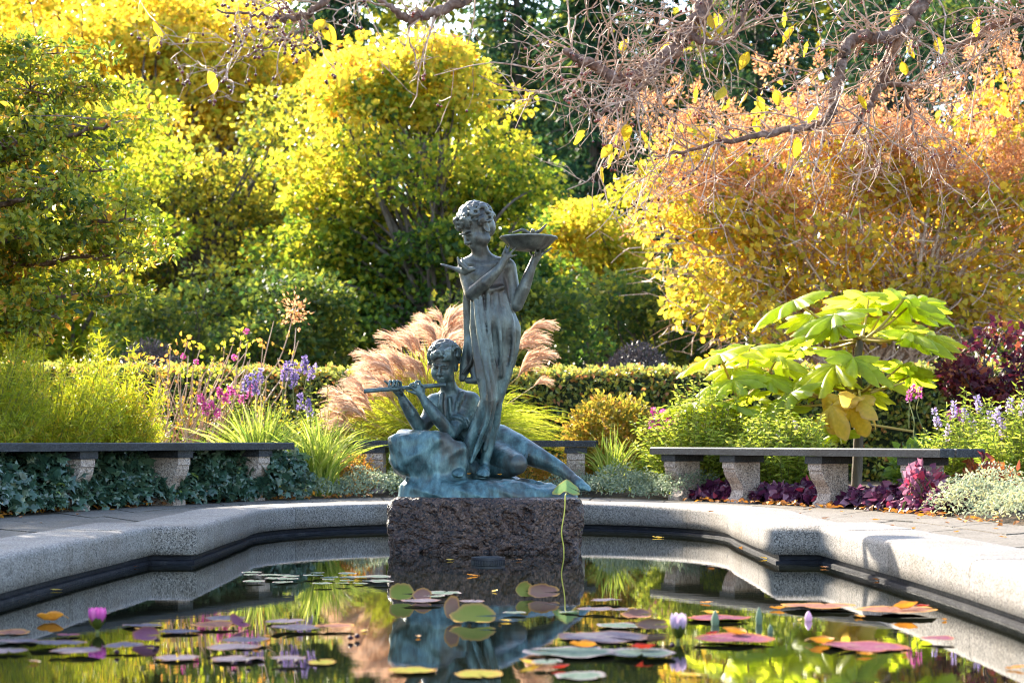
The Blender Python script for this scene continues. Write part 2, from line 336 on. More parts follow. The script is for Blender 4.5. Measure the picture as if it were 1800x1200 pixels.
def slab(sa, sb, ra, rb):
    idx = np.linspace(sa, sb, 4); g = .007; out = []
    for z in (-.05, 0):
        for r_ in (ra, rb):
            for s in idx:
                k = np.interp(s, cl, np.arange(400)); a_ = np.array([np.interp(k, np.arange(400), RI[:, q]) for q in (0, 1)]); b_ = np.array([np.interp(k, np.arange(400), RO[:, q]) for q in (0, 1)])
                out.append([*(a_ + (b_-a_)*r_), z])
    V = np.array(out); ccx = V.mean(0); V[:, :2] += (ccx[:2]-V[:, :2])*0.0
    V[:, 2] += np.where(V[:, 2] > -.01, rng.uniform(-.003, .002), 0)
    f = []
    for q in range(3): f += [[8+q, 9+q, 13+q, 12+q], [q, 8+q, 9+q, q+1][::-1], [4+q, 5+q, 13+q, 12+q][::-1]]
    f += [[0, 4, 12, 8], [3, 11, 15, 7]]
    part("paving_slab", V, [np.array(f)], M['path'], path)
s = .2
while s < cl[-1]-.3:
    L = rng.uniform(.62, .95); e = min(s+L, cl[-1]-.05)
    w = np.linalg.norm(np.array([np.interp(s, cl, RO[:, q]-RI[:, q]) for q in (0, 1)]))
    gs = .007; gr = .008/max(w, .2)
    slab(s+gs, e-gs, .0, .48-gr); slab(s+gs+.18, e-gs+.18, .48+gr, .985)
    s = e
# planting beds and the ground beyond, one sheet with a hole for the paving
Gr = []
m_ = 120
AA = np.linspace(0, 2*math.pi, m_, endpoint=False)
base_poly = np.vstack([OUT, [[-3.6, .5], [0, -.2], [3.3, .5]]]); aa = np.arctan2(base_poly[:, 1]-6.2, base_poly[:, 0]-XC); o_ = np.argsort(aa); aa = aa[o_]; bp_ = base_poly[o_]
aa3 = np.concatenate([aa-2*math.pi, aa, aa+2*math.pi]); bp3 = np.vstack([bp_]*3)
P0 = np.stack([np.interp(AA, aa3, bp3[:, 0]), np.interp(AA, aa3, bp3[:, 1])], 1)
cen = np.array([XC, 6.2]); rr = np.linalg.norm(P0-cen, axis=1, keepdims=True); dd = (P0-cen)/rr
rings = [(rr-.06, -.02), (rr+.02, -.004), (rr+.25, .02), (rr+1.2, .04), (rr+4, .05), (rr+14, .05), (rr+60, 0), (rr+420, -1)]
V = np.vstack([np.c_[cen+dd*r_, np.full(m_, z)] for r_, z in rings])
V[m_*2:m_*5, 2] += rng.uniform(-.02, .02, m_*3)
i = np.arange(m_); i2 = (i+1) % m_
Fq = np.vstack([np.stack([i+k*m_, i2+k*m_, i2+(k+1)*m_, i+(k+1)*m_], 1) for k in range(len(rings)-1)])
tag(part("ground", V, [Fq], M['soil'], smooth=True), "dark planting-bed soil with fallen leaves", kind="structure")
# ground under the viewer (paved terrace before the pool)
tag(part("terrace", *box((-3.7, -.4, -.3), (3.4, 1.86, -.016)), M['path']), "stone terrace at the near end of the pool", kind="structure")
# ------------------------------------------------------------------ the bronze group on its granite plinth
class SDF:
    def __init__(s, lo, hi, h):
        s.lo = np.array(lo, float); s.h = h; s.n = np.ceil((np.array(hi)-s.lo)/h).astype(int)+1
        s.d = np.full(s.n, 1.0, np.float32)
    def reg(s, lo, hi, m):
        a = np.clip(np.floor((np.array(lo)-m-s.lo)/s.h).astype(int), 0, s.n-1); b = np.clip(np.ceil((np.array(hi)+m-s.lo)/s.h).astype(int)+1, 1, s.n)
        sl = tuple(slice(x, y) for x, y in zip(a, b))
        ax = [np.float32(s.lo[i]+np.arange(a[i], b[i])*s.h) for i in range(3)]
        return sl, ax[0][:, None, None], ax[1][None, :, None], ax[2][None, None, :]
    def comb(s, sl, d1, k, sub=False):
        d2 = s.d[sl]
        if sub: d1 = -d1; t = np.clip(.5-.5*(d2-d1)/k, 0, 1); s.d[sl] = d2*(1-t)+d1*t + k*t*(1-t)
        else: t = np.clip(.5+.5*(d2-d1)/k, 0, 1); s.d[sl] = d2*(1-t)+d1*t - k*t*(1-t)
    def cone(s, a, b, ra, rb, k=.02, sy=1.0, sub=False):
        a = np.array(a, float); b = np.array(b, float); r = max(ra, rb)
        sl, x, y, z = s.reg(np.minimum(a, b)-r*max(1, sy), np.maximum(a, b)+r*max(1, sy), k+.02)
        ba = b-a; bb = (ba**2).sum()+1e-9
        px, py, pz = x-a[0], y-a[1], z-a[2]
        t = np.clip((px*ba[0]+py*ba[1]+pz*ba[2])/bb, 0, 1)
        d = np.sqrt((px-ba[0]*t)**2+((py-ba[1]*t)/sy)**2+(pz-ba[2]*t)**2) - (ra+(rb-ra)*t)
        s.comb(sl, d.astype(np.float32), k, sub)
    def chain(s, pts, k=.02, sy=1.0, sub=False):
        A_ = np.array([p[:3] for p in pts], float); rm = max(p[3] for p in pts)*max(1, sy)
        sl, x, y, z = s.reg(A_.min(0)-rm, A_.max(0)+rm, k+.02); d = None
        for p, q in zip(pts[:-1], pts[1:]):
            a = np.array(p[:3], float); ba = np.array(q[:3], float)-a; bb = (ba**2).sum()+1e-9; px, py, pz = x-a[0], y-a[1], z-a[2]
            t = np.clip((px*ba[0]+py*ba[1]+pz*ba[2])/bb, 0, 1)
            e = np.sqrt((px-ba[0]*t)**2+((py-ba[1]*t)/sy)**2+(pz-ba[2]*t)**2) - (p[3]+(q[3]-p[3])*t)
            if d is None: d = e
            else:
                h = np.clip(.5+.5*(d-e)/.0015, 0, 1); d = d*(1-h)+e*h-.0015*h*(1-h)
        s.comb(sl, d.astype(np.float32), k, sub)
    def ell(s, c, r, k=.02, Rm=None, sub=False):
        c = np.array(c, float); r = np.array(r, float); m = r.max() if Rm is not None else r
        sl, x, y, z = s.reg(c-m, c+m, k+.02)
        x, y, z = x-c[0], y-c[1], z-c[2]
        if Rm is not None:
            x, y, z = (Rm[0, 0]*x+Rm[0, 1]*y+Rm[0, 2]*z, Rm[1, 0]*x+Rm[1, 1]*y+Rm[1, 2]*z, Rm[2, 0]*x+Rm[2, 1]*y+Rm[2, 2]*z)
        k0 = np.sqrt((x/r[0])**2+(y/r[1])**2+(z/r[2])**2); k1 = np.sqrt((x/r[0]**2)**2+(y/r[1]**2)**2+(z/r[2]**2)**2)+1e-6
        s.comb(sl, (k0*(k0-1)/k1).astype(np.float32), k, sub)
    def rbox(s, c, hs, r, k=.02, Rz=0.0):
        c = np.array(c, float); hs = np.array(hs, float); m = np.full(3, np.linalg.norm(hs)+r)
        sl, x, y, z = s.reg(c-m, c+m, k); x, y, z = x-c[0], y-c[1], z-c[2]
        if Rz: x, y = math.cos(Rz)*x+math.sin(Rz)*y, -math.sin(Rz)*x+math.cos(Rz)*y
        qx, qy, qz = np.abs(x)-hs[0], np.abs(y)-hs[1], np.abs(z)-hs[2]
        d = np.sqrt(np.maximum(qx, 0)**2+np.maximum(qy, 0)**2+np.maximum(qz, 0)**2)+np.minimum(np.maximum(qx, np.maximum(qy, qz)), 0)-r
        s.comb(sl, d.astype(np.float32), k)
    def disp(s, lo, hi, fn):
        sl, x, y, z = s.reg(lo, hi, 0); s.d[sl] += fn(x, y, z).astype(np.float32)
    def mesh(s, smooth=1):
        d = s.d; n = s.n; ins = d < 0
        c = np.zeros(n-1, int); dx = (0, 1)
        for i in dx:
            for j in dx:
                for k in dx: c += ins[i:n[0]-1+i, j:n[1]-1+j, k:n[2]-1+k]
        act = (c > 0) & (c < 8); idx = np.full(n-1, -1); ijk = np.argwhere(act); idx[act] = np.arange(len(ijk))
        acc = np.zeros((len(ijk), 3)); cnt = np.zeros(len(ijk))
        cor = [(i, j, k) for i in dx for j in dx for k in dx]
        for a in cor:
            for ax in range(3):
                if a[ax]: continue
                b = list(a); b[ax] = 1
                va = d[ijk[:, 0]+a[0], ijk[:, 1]+a[1], ijk[:, 2]+a[2]]; vb = d[ijk[:, 0]+b[0], ijk[:, 1]+b[1], ijk[:, 2]+b[2]]
                m = (va < 0) != (vb < 0); t = np.where(m, va/(va-vb+1e-12), 0)
                p = np.tile(np.array(a, float), (len(ijk), 1)); p[:, ax] += t
                acc += p*m[:, None]; cnt += m
        V = s.lo + (ijk + acc/cnt[:, None])*s.h
        Q = []
        for ax in range(3):
            u, w = (ax+1) % 3, (ax+2) % 3
            sa = [slice(1, n[q]-1) for q in range(3)]; sa[ax] = slice(0, n[ax]-1); sb = list(sa); sb[ax] = slice(1, n[ax])
            A_, B_ = ins[tuple(sa)], ins[tuple(sb)]; e = np.argwhere(A_ != B_)
            fl = A_[e[:, 0], e[:, 1], e[:, 2]]
            off = np.ones(3, int); off[ax] = 0; e = e+off
            def I(du, dw):
                q = e.copy(); q[:, u] -= du; q[:, w] -= dw; return idx[q[:, 0], q[:, 1], q[:, 2]]
            f = np.stack([I(1, 1), I(0, 1), I(0, 0), I(1, 0)], 1); f[~fl] = f[~fl][:, ::-1]; Q.append(f)
        Q = np.vstack(Q); Q = Q[(Q >= 0).all(1)]
        for _ in range(smooth):
            S = np.zeros_like(V); N_ = np.zeros(len(V))
            for a, b in ((0, 1), (1, 2), (2, 3), (3, 0)):
                for p, q in ((a, b), (b, a)):
                    S[:, 0] += np.bincount(Q[:, p], V[Q[:, q], 0], len(V)); S[:, 1] += np.bincount(Q[:, p], V[Q[:, q], 1], len(V)); S[:, 2] += np.bincount(Q[:, p], V[Q[:, q], 2], len(V)); N_ += np.bincount(Q[:, p], minlength=len(V))
            V = V*.45 + .55*S/np.maximum(N_, 1)[:, None]
        return V, Q
KP = 10.12/F
def s_(px, py, dy=0.0, *r):     # photo pixel in the statue's plane -> local metres (origin at plinth top centre)
    return (((px-855)*KP, dy, (873-py)*KP) + r)
def frame(f, up=(0, 0, 1)):     # rows: right, forward(-y like), up
    f = np.array(f, float); f /= np.linalg.norm(f); r_ = np.cross(f, up); r_ /= np.linalg.norm(r_); u = np.cross(r_, f)
    return np.stack([r_, f, u])
def head(sd, c, f, sc, seed, roll=0.0, hair=1.0, eyes_down=True):
    """a generic child's head in local axes x right, y forward, z up"""
    c = np.array(c, float); B = frame(f)
    if roll:
        ca, sa = math.cos(roll), math.sin(roll); B = np.stack([ca*B[0]+sa*B[2], B[1], -sa*B[0]+ca*B[2]])
    T = lambda x, y, z: c + sc*(x*B[0]+y*B[1]+z*B[2])
    E_ = lambda p, r, k=.012, sub=False: sd.ell(T(*p), np.array(r)*sc, k*sc, B, sub)
    E_((0, -.012, .03), (.074, .09, .082), .02)            # skull
    E_((0, .028, -.026), (.061, .054, .068), .02)          # face mass
    E_((0, .054, -.082), (.024, .024, .02), .02)           # chin
    for q in (-1, 1):
        E_((q*.034, .050, -.036), (.027, .026, .03), .02)  # cheek
        E_((q*.046, .008, -.062), (.02, .035, .03), .02)   # jaw
        E_((q*.030, .083, .004), (.017, .014, .012), .010, True)      # socket
        E_((q*.030, .067, .000), (.0145, .0125, .0115), .003)         # eyeball under the lid
        sd.chain([(*T(q*.016, .079, .004), .0026*sc), (*T(q*.03, .0815, .0075), .003*sc), (*T(q*.044, .073, .003), .0025*sc)], .003)   # lid
        sd.chain([(*T(q*.013, .087, .018), .005*sc), (*T(q*.032, .086, .024), .0055*sc), (*T(q*.05, .072, .017), .004*sc)], .008)      # brow
        E_((q*.076, -.012, -.012), (.010, .021, .031), .006)           # ear
        E_((q*.084, -.009, -.010), (.006, .012, .019), .004, True)
        E_((q*.011, .092, -.036), (.0085, .010, .0085), .006)          # nostril wing
    sd.chain([(*T(0, .082, .016), .007*sc), (*T(0, .094, -.012), .0085*sc), (*T(0, .104, -.031), .0105*sc)], .010)  # nose
    sd.chain([(*T(-.021, .076, -.060), .003*sc), (*T(0, .087, -.0565), .0062*sc), (*T(.021, .076, -.060), .003*sc)], .005)
    sd.chain([(*T(-.018, .075, -.067), .003*sc), (*T(0, .086, -.0685), .0068*sc), (*T(.018, .075, -.067), .003*sc)], .005)
    sd.chain([(*T(-.022, .082, -.0625), .0018*sc), (*T(0, .0935, -.0628), .002*sc), (*T(.022, .082, -.0625), .0018*sc)], .003, sub=True)
    # hair: cap, then wavy locks
    r_ = np.random.default_rng(seed)
    E_((0, -.028, .045), (.088*hair, .094*hair, .086*hair), .012)
    E_((0, -.058, -.005), (.074*hair, .058, .07), .015)
    for i in range(150):
        th = r_.uniform(-math.pi, math.pi); ph = r_.uniform(-.28, 1.45)
        if abs(th) < .95 and ph < .62: continue
        x, y, z = math.sin(th)*math.cos(ph), math.cos(th)*math.cos(ph), math.sin(ph)
        if y > .45 and z < .5: continue
        p = np.array([x*.089*hair, -.028+y*.097*hair, .045+z*.09*hair])
        t1 = np.cross(p-np.array([0, -.02, .04]), r_.normal(size=3)); t1 /= np.linalg.norm(t1)+1e-6
        nn_ = (p-np.array([0, -.028, .045])); nn_ /= np.linalg.norm(nn_)
        t2 = np.cross(nn_, t1); L_ = r_.uniform(.012, .021)
        pts = [(*T(*(p + L_*(math.cos(a)*t1+math.sin(a)*t2) + nn_*(.004+.007*math.sin(a)))), r_.uniform(.006, .0098)*sc) for a in np.linspace(0, r_.uniform(2.2, 4.6), 5)]
        sd.chain(pts, .004*sc)
    for i in range(26):          # loose locks over the forehead
        th = r_.uniform(-1.15, 1.15); z0 = r_.uniform(.062, .105); p0 = np.array([math.sin(th)*.080*hair, -.026+math.cos(th)*.100, z0]); L_ = r_.uniform(.010, .017); s1 = r_.choice([-1, 1])
        sd.chain([(*T(*(p0+np.array([s1*L_*math.sin(a_), .006+.005*math.sin(a_*.7), L_*math.cos(a_)-.3*L_]))), r_.uniform(.0065, .0095)*sc) for a_ in np.linspace(-.6, 3.6, 6)], .004*sc)
    for i in range(0):
        th = -1.05+2.1*i/12; p = lambda e, o: np.array([math.sin(th)*.084*hair, -.026+math.cos(th)*(.097+o), .070-e])
        sd.chain([(*T(*p(-.03, -.012)), .010*sc), (*T(*p(-.005, .006)), .0105*sc), (*T(*(p(.014+.008*math.sin(i*2.1), .006)+np.array([.008*math.sin(i*1.7), 0, 0]))), .0065*sc)], .005*sc)
    return T
def finger(sd, pts, r0=.0088, r1=.0062):
    n_ = len(pts); sd.chain([(*p, r0+(r1-r0)*i/(n_-1)) for i, p in enumerate(pts)], .005)
HH = .0052
# ---- standing figure
g = SDF(s_(770, 850, -.36), s_(1000, 345, .24), HH)
DY = -.09
q = lambda px, py, dy=0., *r: s_(px, py, dy+DY, *r)
g.ell(q(857, 496), (.112, .080, .115), .03); g.ell(q(862, 535, -.01), (.088, .074, .10), .04)
g.ell(q(871, 580), (.138, .098, .105), .04); g.ell(q(866, 560, -.03), (.10, .085, .08), .04)
g.cone(q(826, 466), q(890, 468), .048, .048, .04); g.ell(q(846, 487, -.03), (.075, .06, .06), .04); g.cone(q(850, 462, .0), q(841, 428, -.03), .050, .045, .03); g.cone(q(850, 455, .01), q(870, 464, .0), .035, .03, .04); g.cone(q(846, 455, .01), q(830, 463, .0), .03, .03, .04)
g.chain([q(843, 466, -.062, .007), q(826, 463, -.048, .007)], .018)
g.chain([q(853, 467, -.064, .007), q(880, 465, -.05, .007)], .018)
# legs
g.chain([q(886, 600, .02, .084), q(881, 650, .0, .064), q(869, 708, -.015, .043), q(866, 740, .015, .043), q(858, 785, .02, .034), q(852, 810, .02, .027), q(852, 822, .025, .028)], .02)
g.chain([q(853, 600, -.01, .074), q(855, 650, -.055, .060), q(859, 702, -.085, .044), q(843, 742, -.05, .042), q(824, 782, -.035, .033), q(815, 806, -.035, .026), q(813, 818, -.03, .028)], .02)
def foot(sd, ank, toe, w):
    ank = np.array(ank); toe = np.array(toe); d = toe-ank; sidev = np.cross(d, [0, 0, 1.]); sidev /= np.linalg.norm(sidev)
    sd.chain([(*ank, .027), (*(ank+d*.55+np.array([0, 0, .006])), .026), (*(ank+d*.8), .021)], .015)
    sd.chain([(*(ank+d*.3-sidev*.01), .022), (*(ank+d*.8-sidev*.018), .017)], .015); sd.chain([(*(ank+d*.3+sidev*.01), .022), (*(ank+d*.8+sidev*.018), .017)], .015)
    for i, o in enumerate((-.03, -.014, .001, .015, .028)):
        L_ = 1.0-.05*abs(i-1)*1.2; b0 = ank+d*.78+sidev*o*.9; b1 = ank+d*(1.02*L_)+sidev*o
        rr_ = .0125 if i == 0 else .0095
        sd.chain([(*b0, rr_+.002), (*((b0+b1)/2+np.array([0, 0, .004])), rr_), (*(b1-np.array([0, 0, .004])), rr_*.85)], .004)
foot(g, q(852, 823, .02), q(848, 834, -.125), 1); foot(g, q(813, 820, -.03), q(803, 834, -.17), 1)
# tunic: sheath and folds
g.chain([q(864, 520, -.01, .10), q(868, 570, -.01, .125), q(870, 610, -.01, .108), q(866, 655, -.03, .078), q(864, 695, -.04, .048)], .03, .72)
folds = [
 [(836, 520, -.085, .012), (840, 570, -.118, .013), (850, 630, -.135, .014), (861, 690, -.145, .012), (858, 735, -.11, .012), (842, 775, -.085, .012), (828, 812, -.08, .009)],
 [(846, 525, -.098, .009), (851, 580, -.128, .010), (860, 640, -.128, .010), (868, 700, -.10, .010), (863, 745, -.07, .010), (852, 790, -.05, .008)],
 [(858, 515, -.095, .008), (862, 590, -.130, .008), (870, 650, -.105, .009), (872, 705, -.075, .009)],
 [(872, 520, -.09, .007), (880, 600, -.115, .008), (880, 660, -.085, .008)],
 [(888, 520, -.065, .008), (903, 585, -.085, .009), (898, 640, -.07, .008), (884, 690, -.05, .008)],
 [(897, 545, -.03, .009), (912, 590, -.02, .010), (902, 640, -.02, .009)],
 [(830, 530, -.04, .010), (832, 600, -.06, .011), (842, 665, -.09, .010)],
 [(842, 505, -.085, .009), (862, 512, -.095, .009), (884, 506, -.08, .009)],
]
for fo in folds: 
    pt = bez([(p[0], p[1], p[2]) for p in fo], 3); rr_ = np.interp(np.linspace(0, 1, len(pt)), np.linspace(0, 1, len(fo)), [p[3] for p in fo])
    g.chain([q(a[0], a[1], a[2]+.002, max(r_, .0105)) for a, r_ in zip(pt, rr_)], .02)
def fold_disp(x, y, z):
    t = np.clip((z-.42)/.15, 0, 1)*np.clip((1.16-z)/.15, 0, 1)
    return t*.0018*np.sin(74*x + 16*z + 9*np.sin(3.1*z) + 22*y)
# hem hanging between the legs and the mantle behind
g.chain([q(862, 712, -.08, .026), q(850, 752, -.06, .024), q(838, 790, -.04, .017), q(829, 812, -.045, .009)], .02, .5)
g.chain([q(872, 715, -.03, .03), q(865, 755, .0, .024), q(858, 800, .0, .012)], .02, .5)
g.chain([q(822, 470, .05, .022), q(821, 530, .06, .026), q(823, 600, .07, .026), q(817, 645, .075, .032), q(812, 664, .07, .02)], .02, .6)
g.chain([q(830, 600, .06, .03), q(834, 650, .05, .03), q(838, 668, .03, .022), q(822, 668, .05, .018)], .02, .8)
g.chain([q(814, 655, .04, .010), q(826, 640, .02, .010), q(835, 610, .0, .010)], .01)
# arms
g.chain([q(820, 469, .0, .049), q(822, 492, -.02, .040), q(829, 518, -.075, .037), q(853, 500, -.125, .036), q(870, 484, -.135, .028), q(880, 473, -.135, .022), q(886, 461, -.13, .0215), q(889, 453, -.127, .018)], .012)
finger(g, [q(886, 458, -.13), q(888, 446, -.125), q(890, 436, -.115)]); finger(g, [q(889, 455, -.13), q(893, 444, -.128), q(897, 434, -.118)])
finger(g, [q(891, 456, -.132), q(899, 447, -.130), q(906, 440, -.12)]); finger(g, [q(891, 459, -.132), q(900, 454, -.132), q(908, 452, -.125)], .0078, .0055)
finger(g, [q(884, 464, -.13), q(884, 452, -.145), q(887, 443, -.145)])
g.chain([q(893, 471, .01, .047), q(900, 505, .0, .041), q(908, 536, -.03, .037), q(921, 508, -.05, .035), q(931, 480, -.055, .027), q(936, 466, -.055, .022), q(943, 453, -.055, .024), q(948, 448, -.05, .02)], .012)
finger(g, [q(949, 449, -.05), q(960, 443, -.045), q(970, 436, -.035)]); finger(g, [q(947, 448, -.07), q(955, 442, -.085), q(961, 436, -.09)])
finger(g, [q(945, 449, -.08), q(949, 443, -.10), q(951, 437, -.105)]); finger(g, [q(942, 451, -.08), q(941, 446, -.10), q(940, 440, -.105)], .0078, .0055)
finger(g, [q(940, 455, -.04), q(934, 448, -.03), q(932, 442, -.02)], .0095, .007)
TG = head(g, q(837, 405, -.03), (-.68, -.56, -.50), 1.0, 3, roll=-.16, hair=.99)
# knot of curls on top
r2 = np.random.default_rng(5)
for i in range(16):
    a = r2.uniform(0, 6.28); pts = [(*(np.array(q(838, 366, -.02)) + np.array([.045*math.cos(a)*.9, .04*math.sin(a), r2.uniform(-.012, .022)]) + .014*np.array([math.cos(b), math.sin(b*1.3), math.sin(b)])), .007) for b in np.linspace(0, 4, 5)]
    g.chain(pts, .005)
g.disp(q(770, 850, -.3), q(1000, 345, .25), lambda x, y, z: .0009*np.sin(130*x+31*np.sin(23*z))*np.sin(117*z+19*np.sin(29*y)))
# ---- seated figure
b = SDF(s_(655, 885, -.32), s_(1050, 585, .34), HH)
b.ell(s_(796, 716, .03), (.118, .088, .105), .03); b.chain([s_(800, 725, .04, .10), s_(815, 752, .07, .10), s_(845, 772, .13, .095), s_(872, 782, .15, .10)], .04, .9)
b.cone(s_(762, 708, .01), s_(826, 706, .03), .05, .056, .04); b.ell(s_(805, 735, .03), (.105, .085, .09), .04); b.cone(s_(796, 704, .02), s_(786, 674, -.02), .052, .045, .03)
b.chain([s_(826, 706, .02, .053), s_(816, 728, -.02, .047), s_(806, 742, -.05, .046)], .02)                     # sleeve
for t_ in np.linspace(0, 6.28, 14, endpoint=False)[:-1]:
    pass
b.chain([s_(812, 732, -.03, .044), s_(793, 762, -.10, .036), s_(768, 733, -.155, .037), s_(752, 711, -.165, .029), s_(743, 698, -.165, .0205), s_(738, 688, -.165, .024), s_(735, 680, -.165, .019)], .012)
rc = np.array(s_(805, 743, -.055)); ax_ = nrm(np.array(s_(793, 762, -.10))-np.array(s_(812, 732, -.03)))
u_ = nrm(np.cross(ax_, [0, 1, 0.2])); v_ = np.cross(ax_, u_)
ring = [(*(rc+.046*(math.cos(a)*u_+math.sin(a)*v_)+ax_*.004*math.sin(3*a)), .0125) for a in np.linspace(0, 6.28, 18)]; b.chain(ring, .006)
ring = [(*(rc-ax_*.018+.048*(math.cos(a)*u_+math.sin(a)*v_)+ax_*.005*math.sin(4*a+1)), .009) for a in np.linspace(0, 6.28, 18)]; b.chain(ring, .006)
b.chain([s_(762, 708, .0, .048), s_(752, 735, -.02, .043), s_(745, 745, -.04, .042)], .02)
b.chain([s_(750, 738, -.03, .04), s_(737, 752, -.07, .035), s_(723, 727, -.11, .036), s_(712, 708, -.13, .029), s_(706, 696, -.14, .0205), s_(701, 688, -.145, .025), s_(699, 680, -.145, .02)], .012)
rc = np.array(s_(746, 742, -.045)); ring = [(*(rc+np.array([.036*math.cos(a), .03*math.sin(a), .022*math.cos(a)+.012*math.sin(a)])), .011) for a in np.linspace(0, 6.28, 16)]; b.chain(ring, .006)
# hands on the pipe
fl = lambda px: 688-(px-642)*12/148
for i, (bx, tx) in enumerate(((708, 704), (701, 698), (694, 691))):
    finger(b, [s_(bx, 688, -.15), s_(bx-3, 672, -.165), s_(tx-4, 670, -.185), s_(tx-6, 680, -.195)])
finger(b, [s_(692, 686, -.15), s_(684, 675, -.165), s_(677, 670, -.17)], .008, .0058); finger(b, [s_(706, 694, -.15), s_(709, 690, -.185), s_(707, 686, -.19)], .0095, .007)
finger(b, [s_(741, 684, -.17), s_(739, 671, -.18), s_(733, 671, -.195), s_(731, 680, -.198)]); finger(b, [s_(736, 684, -.17), s_(729, 674, -.185), s_(722, 677, -.195)])
finger(b, [s_(733, 688, -.175), s_(723, 680, -.19), s_(714, 681, -.19)]); finger(b, [s_(733, 693, -.175), s_(723, 689, -.185), s_(716, 687, -.185)], .008, .0058)
finger(b, [s_(745, 691, -.17), s_(747, 681, -.185), s_(743, 677, -.19)], .0095, .007)
# open shirt front
for fo in ([(812, 690, -.03, .011), (806, 706, -.055, .012), (800, 726, -.055, .011), (796, 748, -.03, .009)], [(776, 692, -.045, .010), (774, 712, -.06, .011), (778, 735, -.045, .009)],
           [(822, 700, -.02, .008), (812, 716, -.045, .009), (806, 730, -.045, .008)], [(830, 712, .0, .008), (818, 728, -.03, .009)], [(828, 722, .02, .011), (822, 752, .0, .012), (818, 780, .01, .011)], [(816, 712, -.03, .010), (822, 730, -.04, .011), (810, 744, -.075, .010)], [(834, 708, .02, .009), (832, 730, -.01, .010), (818, 748, -.05, .009)], [(790, 700, -.055, .008), (792, 725, -.06, .009), (800, 750, -.045, .009)], [(806, 745, -.03, .008), (815, 770, .0, .009), (832, 790, .03, .008)]):
    b.chain([s_(p[0], p[1], p[2]-.007, p[3]*1.25) for p in fo], .010)
b.chain([s_(806, 686, .03, .012), s_(818, 692, .02, .012), s_(812, 703, -.04, .009)], .01)
# legs along the base
b.chain([s_(876, 776, .15, .098), s_(905, 786, .10, .082), s_(943, 803, .03, .060), s_(965, 813, .01, .048), s_(985, 824, .0, .040), s_(1002, 836, -.02, .029)], .025)
b.chain([s_(868, 796, .10, .085), s_(890, 808, .0, .074), s_(908, 815, -.07, .060), s_(900, 822, -.04, .05), s_(862, 826, .05, .045)], .025)
for i in range(7): b.chain([s_(884+i*6.5, 762+i*3.6, .10-.012*i, .007), s_(889+i*6.2, 776+i*3.8, .045-.012*i, .0075), s_(889+i*6, 792+i*2.6, .02-.012*i, .006)], .012)
foot(b, s_(1003, 838, -.02), s_(1031, 860, -.11), 1)
b.chain([s_(998, 838, .01, .028), s_(1008, 842, -.01, .026), s_(1020, 850, -.05, .021)], .015)
TB = head(b, s_(779, 641, -.055), (-.24, -.93, -.27), .93, 9, roll=.05, hair=.97)
b.disp(s_(655, 885, -.3), s_(1050, 585, .34), lambda x, y, z: .0009*np.sin(130*x+31*np.sin(23*z))*np.sin(117*z+19*np.sin(29*y)))
# ---- modelled rock under the figures
k_ = SDF(s_(670, 890, -.46), s_(1040, 745, .44), .009)
k_.rbox(s_(741, 797, -.05), (.105, .17, .066), .05, .02, .1); k_.rbox(s_(735, 790, -.10), (.09, .13, .045), .045, .04, -.15); k_.rbox(s_(765, 812, -.03), (.10, .17, .06), .05, .05, .2); k_.ell(s_(712, 800, -.1), (.06, .16, .07), .05)
k_.chain([s_(735, 868, -.2, .085), s_(750, 868, .2, .085)], .06); 
for yy in (-.22, -.05, .15): k_.chain([s_(735, 868, yy, .09), s_(820, 872, yy-.03, .10), s_(900, 873, yy-.03, .10), s_(960, 878, yy, .09), s_(995, 885, yy, .07)], .05)
k_.chain([s_(820, 830, .15, .13), s_(870, 840, .2, .10)], .06)
k_.disp(s_(670, 890, -.46), s_(1040, 745, .44), lambda x, y, z: .008*np.sin(13*x+5*np.sin(7*y)+9*z)*np.sin(15*z+6*x+4*y+2) + .010*np.abs(np.sin(15*x+9*y+2.5*np.sin(14*z)+9*z))+.004*np.abs(np.sin(34*z+6*np.sin(11*x)+12*y+9*x))+.0022*np.sin(66*x+31*z+22*np.sin(9*y))-.006)
SB = np.array([(855-900)*KP, 10.22, EYE-(873-HOR)*KP])     # plinth-top centre
